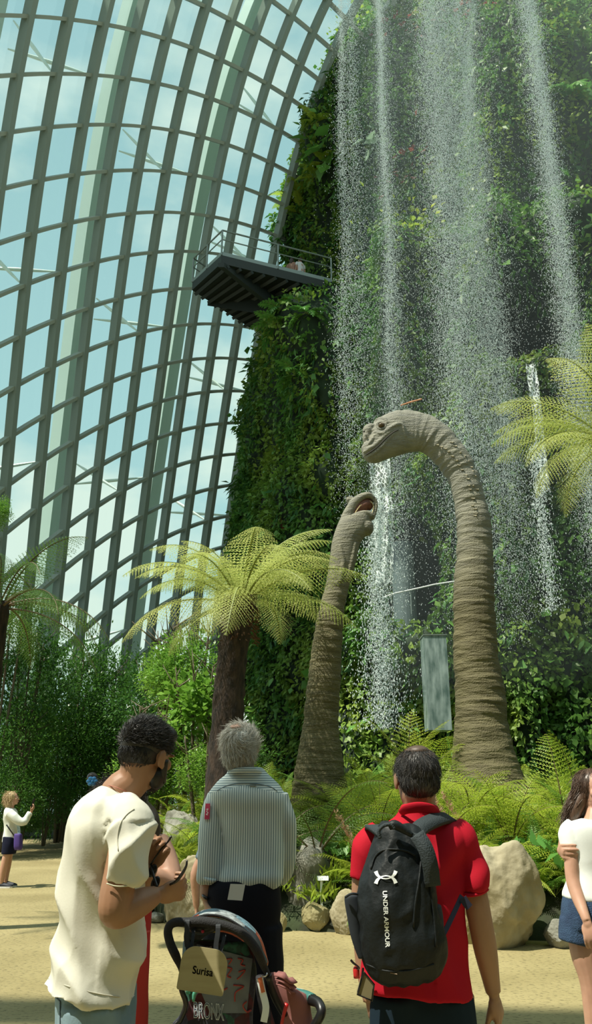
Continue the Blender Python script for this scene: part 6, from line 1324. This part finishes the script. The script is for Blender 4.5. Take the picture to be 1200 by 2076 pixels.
# ---------------------------------------------------------------- two visitors on the platform
for px_, sc_, lb, hr_, st_ in ((592, 1.62, 'visitor with dark hair on the platform, left one', (.03, .02, .015), (.35, .2, .15)), (609, 1.62, 'visitor in white on the platform, right one', (.05, .03, .02), (.7, .7, .7))):
    Yv = 27.5; zv = zP; hx = simple_person(600, 10, sc_, lb, 20 if px_ < 600 else -40, st_, (.2, .2, .22), hr_, vox=.02, long_hair=px_ < 600); hx.root.location = (P(px_, 545, Yv).x, Yv, zv)
# ---------------------------------------------------------------- stroller
SY = 3.3; so = P(450, 1900, SY); so.z = 0; stl = empty('stroller', so, 0, 'black pushchair with graffiti-print canopy and wooden name tag at the bottom', 'stroller')
def z3(x, y): return (320 + x / 3.3333, 1820 + y / 3.3333)
def S(x, y, dy=0.0): a = z3(x, y); return P(a[0], a[1], SY + dy) - so
def graf(name, cols, sc, base=(.02, .02, .025)):
    m, t, b, o = mat_new(name); tcn = nn(t, 'ShaderNodeTexCoord'); n = nn(t, 'ShaderNodeTexNoise'); n.inputs['Scale'].default_value = sc * .5; ad = nn(t, 'ShaderNodeVectorMath', operation='MULTIPLY_ADD'); ad.inputs[1].default_value = (.1, .1, .1)
    t.links.new(tcn.outputs['Object'], n.inputs[0]); t.links.new(n.outputs['Color'], ad.inputs[0]); t.links.new(tcn.outputs['Object'], ad.inputs[2]); v = nn(t, 'ShaderNodeTexVoronoi'); v.inputs['Scale'].default_value = sc; t.links.new(ad.outputs[0], v.inputs[0])
    sp = nn(t, 'ShaderNodeSeparateColor'); t.links.new(v.outputs['Color'], sp.inputs[0]); r = nn(t, 'ShaderNodeValToRGB'); r.color_ramp.interpolation = 'CONSTANT'; el = r.color_ramp.elements
    el[0].color = (*cols[0], 1); el[1].position = .99; el[1].color = (*cols[-1], 1)
    for k in range(1, len(cols)): e_ = el.new(k / len(cols)); e_.color = (*cols[k], 1)
    t.links.new(sp.outputs[0], r.inputs[0]); n2 = nn(t, 'ShaderNodeTexNoise'); n2.inputs['Scale'].default_value = 45; t.links.new(tcn.outputs['Object'], n2.inputs[0]); r2 = nn(t, 'ShaderNodeValToRGB'); r2.color_ramp.elements[0].position = .48; r2.color_ramp.elements[1].position = .52
    t.links.new(n2.outputs[0], r2.inputs[0]); mxn = nn(t, 'ShaderNodeMixRGB'); mxn.inputs[2].default_value = (*base, 1); fm = nn(t, 'ShaderNodeMath', operation='MULTIPLY'); fm.inputs[1].default_value = .45; t.links.new(r2.outputs[0], fm.inputs[0]); t.links.new(fm.outputs[0], mxn.inputs[0]); t.links.new(r.outputs[0], mxn.inputs[1]); t.links.new(mxn.outputs[0], b.inputs['Base Color']); b.inputs['Roughness'].default_value = .75; return m
gcan = graf('graffiti print bright', [(.03, .04, .05), (.60, .12, .05), (.25, .42, .50), (.62, .45, .06), (.03, .08, .11), (.5, .55, .55)], 11); gdark = graf('graffiti print dark', [(.02, .02, .03), (.05, .05, .08), (.03, .06, .06), (.10, .02, .03), (.02, .02, .025), (.04, .14, .10)], 13)
foam = mat('black foam grip', (.012, .012, .013), .8, bump=.3, bscale=200); tubeM = mat('black frame', (.012, .013, .014), .35)
# canopy: swept arches from the handle forward
mb = MB(); arcs = []
A0 = [(190, 330), (185, 240), (225, 160), (310, 120), (420, 125), (520, 170), (610, 240), (680, 340), (725, 470)]
A1 = [(200, 300), (200, 200), (240, 120), (320, 78), (415, 75), (520, 108), (625, 178), (700, 280), (745, 430)]
A2 = [(230, 320), (240, 220), (280, 150), (350, 115), (440, 118), (530, 150), (625, 215), (700, 310), (745, 450)]
A3 = [(260, 380), (275, 300), (320, 250), (380, 225), (450, 225), (530, 255), (610, 310), (680, 380), (735, 480)]
for A_, dy_ in ((A0, -.02), (A1, .12), (A2, .28), (A3, .42)): arcs.append([S(x, y, dy_) for x, y in crom(A_, 5)])
V = [v for a in arcs for v in a]; n = len(arcs[0]); nsub = []
rows_ = crom([[c for v in a for c in v] for a in arcs], 5); V = [Vector(r_[3 * i:3 * i + 3]) for r_ in rows_ for i in range(n)]; Fs = [(j * n + i, j * n + i + 1, (j + 1) * n + i + 1, (j + 1) * n + i) for j in range(len(rows_) - 1) for i in range(n - 1)]
me = mesh_np('canopy', V, Fs, [gcan], True); me = mod_mesh(me, [('SOLIDIFY', dict(thickness=.006))]); me.name = 'canopy'; can = link('canopy', me, stl)
mb = MB(); mb.tube([S(x, y, -.025) for x, y in crom(A0, 4)], .005, 6); mb.build('canopy_piping', [foam], can, True)
# seat back
pr = [(170, 285, 600, 300), (165, 360, 640, 380), (160, 440, 655, 440), (165, 520, 665, 540), (185, 620, 655, 620), (195, 700, 645, 700), (150, 790, 640, 790), (90, 870, 640, 870), (90, 1000, 640, 1000), (130, 1150, 620, 1150)]
mb = MB(); pair_rings(mb, [(z3(a, b), z3(c, d), .22, .10) for a, b, c, d in pr], SY, 1, 36, 4, e=3.2); mb.V = [tuple(Vector(v) - so) for v in mb.V]
seat = fuse(mb, 'seat_back', gdark, .007, 3, stl, .5, folds(.004, (8, 8, 8), 5)); SB = bvh_obj(seat, so); decal.Y = SY
def ons(x, y, l=.004): a = z3(x, y); return hit(SB, a[0], a[1], l)[0] - so
# see-through mesh window: a dull grey-blue panel
V = []; Fs = []; nx_, ny_ = 14, 14
for j in range(ny_ + 1):
    for i in range(nx_ + 1): fx, fy = i / nx_, j / ny_; xl = 262 + 100 * max(0, fy - .55) * 2; x = xl + (640 - 40 * fy - xl) * fx; V.append(ons(x, 312 + fx * 100 * (1 - fy) + (780 - 312) * fy, .005))
Fs = [(j * (nx_ + 1) + i, j * (nx_ + 1) + i + 1, (j + 1) * (nx_ + 1) + i + 1, (j + 1) * (nx_ + 1) + i) for j in range(ny_) for i in range(nx_)]
link('mesh_window', mesh_np('mesh_window', V, Fs, [mat('grey mesh window', (.13, .15, .18), .6, noise_s=10, col2=(.20, .23, .26))], True), stl)
scr = mat('red graffiti paint', (.50, .07, .05), .7); mb = MB()
for pts in ([(460, 415), (500, 415), (480, 450)], [(470, 470), (500, 480), (480, 510), (470, 530), (495, 540)], [(440, 560), (430, 600), (445, 620), (470, 610)], [(540, 410), (575, 420), (560, 450), (590, 460)], [(545, 500), (590, 490), (560, 530), (535, 550)], [(510, 590), (580, 600), (525, 640), (520, 700)], [(600, 700), (575, 730), (600, 770), (630, 760)]):
    mb.tube([ons(x, y, .006) for x, y in pts], [.006] * len(pts), 6, 4, flat=.4)
mb.build('red_lettering', [scr], stl, True)
mb = MB()
for x in (275, 300, 325, 350): mb.tube([ons(x, 330, .008), ons(x + 5, 380, .010), ons(x - 2, 445, .008)], [.008, .010, .007], 8, 4)
mb.build('gathered_fabric', [mat('dull pink grey fabric', (.22, .17, .17), .8)], stl, True)
for layer, off, mt_, l in (('lettering', .022, M['white'], .008), ('lettering_fill', -.018, mat('navy letter fill', (.02, .03, .08), .6), .011)):
    me = text_mesh(layer, 'BRONX', 1.0, mt_, 0.0, .85, off); me = dmesh('t', me, 0, 0, 28, 40)
    decal(me, SB, lambda x, y: (320 + 342 / 3.3333 + x * 21 , 1820 + 772 / 3.3333 - y * 46 + x * 2), l, so); link(layer, me, stl)
mb = MB(); mb.tube([ons(205, 600, .01), ons(205, 650, .012)], [.012, .008], 8); mb.tube([ons(290, 620, .01), ons(250, 640, .012), ons(240, 700, .01)], [.007, .008, .005], 8, 3); mb.build('green_print', [mat('mint print', (.10, .40, .28), .6)], stl, True)
# handle
hp_ = [(168, 540), (150, 470), (125, 400), (88, 320), (68, 240), (80, 190), (120, 166), (200, 165), (300, 163), (400, 180), (480, 197), (560, 235), (630, 300), (680, 380), (715, 460), (745, 525)]
mb = MB(); mb.tube([S(x, y, -.10 if 1 < i < 14 else -.06) for i, (x, y) in enumerate(hp_)], [.008, .009, .015, .0155, .0155, .0155, .0155, .0155, .018, .018, .0155, .0155, .0155, .0155, .013, .010], 14, 4); mb.build('handle', [foam], stl, True)
mb = MB(); c_ = S(303, 228, -.085); mb.ell(S(300, 205, -.07), .055, .02, .022); mb.ell(c_, .006, .008, .006); mb.build('fold_button', [tubeM], stl, True)
mb = MB(); mb.ell(S(303, 228, -.10), .0055, .005, .0055); mb.build('red_button', [mat('red button', (.5, .02, .05), .4)], stl, True)
for (x, y0, x1, y1) in ((200, 150, 212, 378), (408, 180, 404, 402)):                    # carry hooks round the handle
    hk = MB(); ribbon(hk, [S(x + 8, y0 + 4, -.075), S(x, y0 + 2, -.125), S(x - 4, y0 + 60, -.135), S(x1 - 12, y1 - 70, -.14), S(x1, y1, -.145)], .017, .003, None, 4); ribbon(hk, [S(x + 40, y0 + 60, -.10), S(x + 38, y1 - 120, -.12), S(x1 + 8, y1, -.14)], .012, .003, None, 3)
    hk.tube([S(x1 - 4, y1 - 6, -.145), S(x1 + 10, y1 + 10, -.15), S(x1 + 24, y1 + 4, -.15)], [.006, .006, .003], 8, 3); hk.build('hook', [mat('black webbing hook', (.015, .018, .022), .7)], stl)
mb = MB(); mb.tube([S(168, 540, -.06), S(160, 620, .0), S(190, 720, .02), S(150, 830, .03), S(90, 960, .02), Vector((-.20, -.04, .32)), Vector((-.20, -.08, .12))], [.010] * 7, 10, 3); mb.build('frame_tube', [tubeM], stl, True)
mb = MB(); mb.tube([S(745, 525, -.06), S(765, 600, -.02), S(800, 690, .02), S(850, 780, .05), S(890, 860, .08), Vector((.24, .10, .36)), Vector((.24, -.06, .12))], [.013, .014, .014, .013, .012, .011, .011], 10, 3); mb.build('frame_tube', [tubeM], stl, True)
mb = MB(); mb.tube([S(690, 530, -.03), S(700, 640, -.02), S(725, 760, -.01), S(760, 880, .0)], [.016, .018, .02, .02], 10, 3); mb.build('side_panel', [gdark], stl, True)
for sx in (-.20, .24):
    mb = MB(); mb.tube([Vector((sx, -.10, .5)), Vector((sx, .25, .30)), Vector((sx * .9, .50, .10))], .011, 10, 3); mb.build('frame_tube', [tubeM], stl, True)
mb = MB(); mb.box((.02, .15, .42), .40, .40, .05); mb.box((.02, .1, .22), .36, .36, .12); mb.build('seat_and_basket', [gdark], stl)
for sx in (-.20, .24):
    for sy in (-.10, .50):
        c_ = Vector((sx, sy, .085)); mb = MB(); mb.tube([c_ - Vector((.018, 0, 0)), c_ + Vector((.018, 0, 0))], .085, 24); w_ = mb.build('wheel', [mat('rubber tyre', (.02, .02, .02), .9)], stl); mb = MB(); mb.tube([c_ - Vector((.021, 0, 0)), c_ + Vector((.021, 0, 0))], .05, 16); mb.build('hub', [mat('grey hub', (.25, .25, .26), .4)], w_)
mb = MB(); ribbon(mb, [S(688, 545, -.07), S(708, 640, -.075), S(730, 740, -.08), S(715, 840, -.08)], .024, .003, None, 4); mb.build('white_strap', [M['white']], stl); mb = MB(); ribbon(mb, [S(688, 540, -.075), S(700, 590, -.078), S(712, 640, -.079)], .014, .003, None, 3); mb.build('orange_label', [mat('orange label', (.6, .16, .06), .6)], stl)
mb = MB(); mb.tube([S(700, 525, -.075), S(718, 532, -.08), S(735, 522, -.08), S(736, 508, -.075)], .003, 8, 4); mb.build('ring', [mat('chrome ring', (.7, .7, .7), .2, 1.0)], stl, True)
mb = MB(); mb.tube([S(872, 715, -.03), S(850, 790, -.03), S(835, 860, -.03)], [.008, .006, .006], 8, 3); mb.build('lever', [mat('bright red plastic', (.55, .02, .02), .35)], stl, True)
mb = MB(); mb.tube([S(935, 640, .12), S(1000, 660, .10), S(1045, 690, .07)], [.014, .017, .021], 14, 3); mb.build('bumper_sleeve', [mat('teal and white sleeve', (.05, .22, .19), .5)], stl, True); mb = MB(); mb.tube([S(930, 632, .13), S(970, 645, .115), S(1015, 668, .095)], [.012, .0145, .016], 12, 3); mb.build('bumper_cap', [M['white']], stl, True)
mb = MB(); mb.tube([S(1040, 690, .07), S(1085, 712, .03), S(1106, 765, .0), S(1090, 815, .0), S(1055, 870, .02), S(1000, 960, .05)], [.020, .018, .017, .0165, .016, .014], 14, 4); mb.build('bumper_bar', [tubeM], stl, True)
# pink bag or blanket hooked on the side of the stroller
c_ = P(*z3(900, 700), SY + .08); pk = empty('pink_blanket', c_, 0, 'dusty pink ruffled blanket bundled at the stroller\'s right side', 'blanket'); off = so - c_
pkm = cloth('dusty pink fabric', (.30, .13, .12), .8, .3, 60); mb = MB(); pair_rings(mb, [(z3(*a), z3(*b), d, .08) for a, b, d in (((745, 500), (800, 512), .6), ((762, 560), (870, 545), .8), ((785, 640), (930, 620), .8), ((815, 720), (1000, 690), .75), ((840, 790), (1028, 790), .75), ((860, 880), (1045, 880), .7), ((880, 1000), (1030, 1000), .6))], SY, 1, 30, 4); mb.V = [tuple(Vector(v) - c_) for v in mb.V]
fuse(mb, 'body', pkm, .007, 3, pk, .5, folds(.016, (9, 9, 9), 61)); mb = MB()
for k in range(3):
    ribbon(mb, [S(800 + k * 8, 512 + k * 30, .02) + off, S(850 + k * 5, 525 + k * 32, .0) + off, S(890, 560 + k * 30, .02) + off, S(925 - k * 6, 555 + k * 36, .05) + off], .028, .004, Vector((.2, -.6, .8)), 5)
mb.build('ruffle', [pkm], pk, True)
# wooden name tag hanging from the hooks
c_ = P(*z3(305, 490), SY - .16); tg = empty('name_tag', c_, 0, 'plain wooden name tag hanging from the stroller handle', 'tag')
V2 = []; rot_ = R(-8); w_, h_ = 74 / F * 2.97 * .98, 38 / F * 2.97
def rr(wd, hd, rt, rb, n=10):
    pts = []
    for cx_, cy_, r_, a0_ in ((wd - rt, hd - rt, rt, 0), (-wd + rt, hd - rt, rt, 90), (-wd + rb, -hd + rb, rb, 180), (wd - rb, -hd + rb, rb, 270)):
        for k in range(n + 1): a = R(a0_ + 90 * k / n); pts.append((cx_ + r_ * math.cos(a), cy_ + r_ * math.sin(a)))
    return pts
po_ = rr(.082, .070, .050, .008); cs_, sn_ = math.cos(rot_), math.sin(rot_); front = [Vector((x * cs_ - y * sn_, 0, x * sn_ + y * cs_)) for x, y in po_]; n = len(front)
mb = MB(); mb.add([v for v in front] + [v + Vector((0, .004, 0)) for v in front], [tuple(range(n))[::-1], tuple(range(n, 2 * n))] + [(i, (i + 1) % n, n + (i + 1) % n, n + i) for i in range(n)])
mb.build('board', [mat('plywood', (.36, .31, .16), .6, noise_s=6, col2=(.42, .37, .20), stretch=(1, 1, 6))], tg)
me = text_mesh('engraved_name', 'Surisa', .034, mat('burnt engraving', (.06, .035, .02), .8), .0005, .9, .0004)
for v in me.vertices: x, y = v.co.x, v.co.y - .004; v.co = Vector((x * cs_ - y * sn_, -.0015, x * sn_ + y * cs_))
link('engraved_name', me, tg)
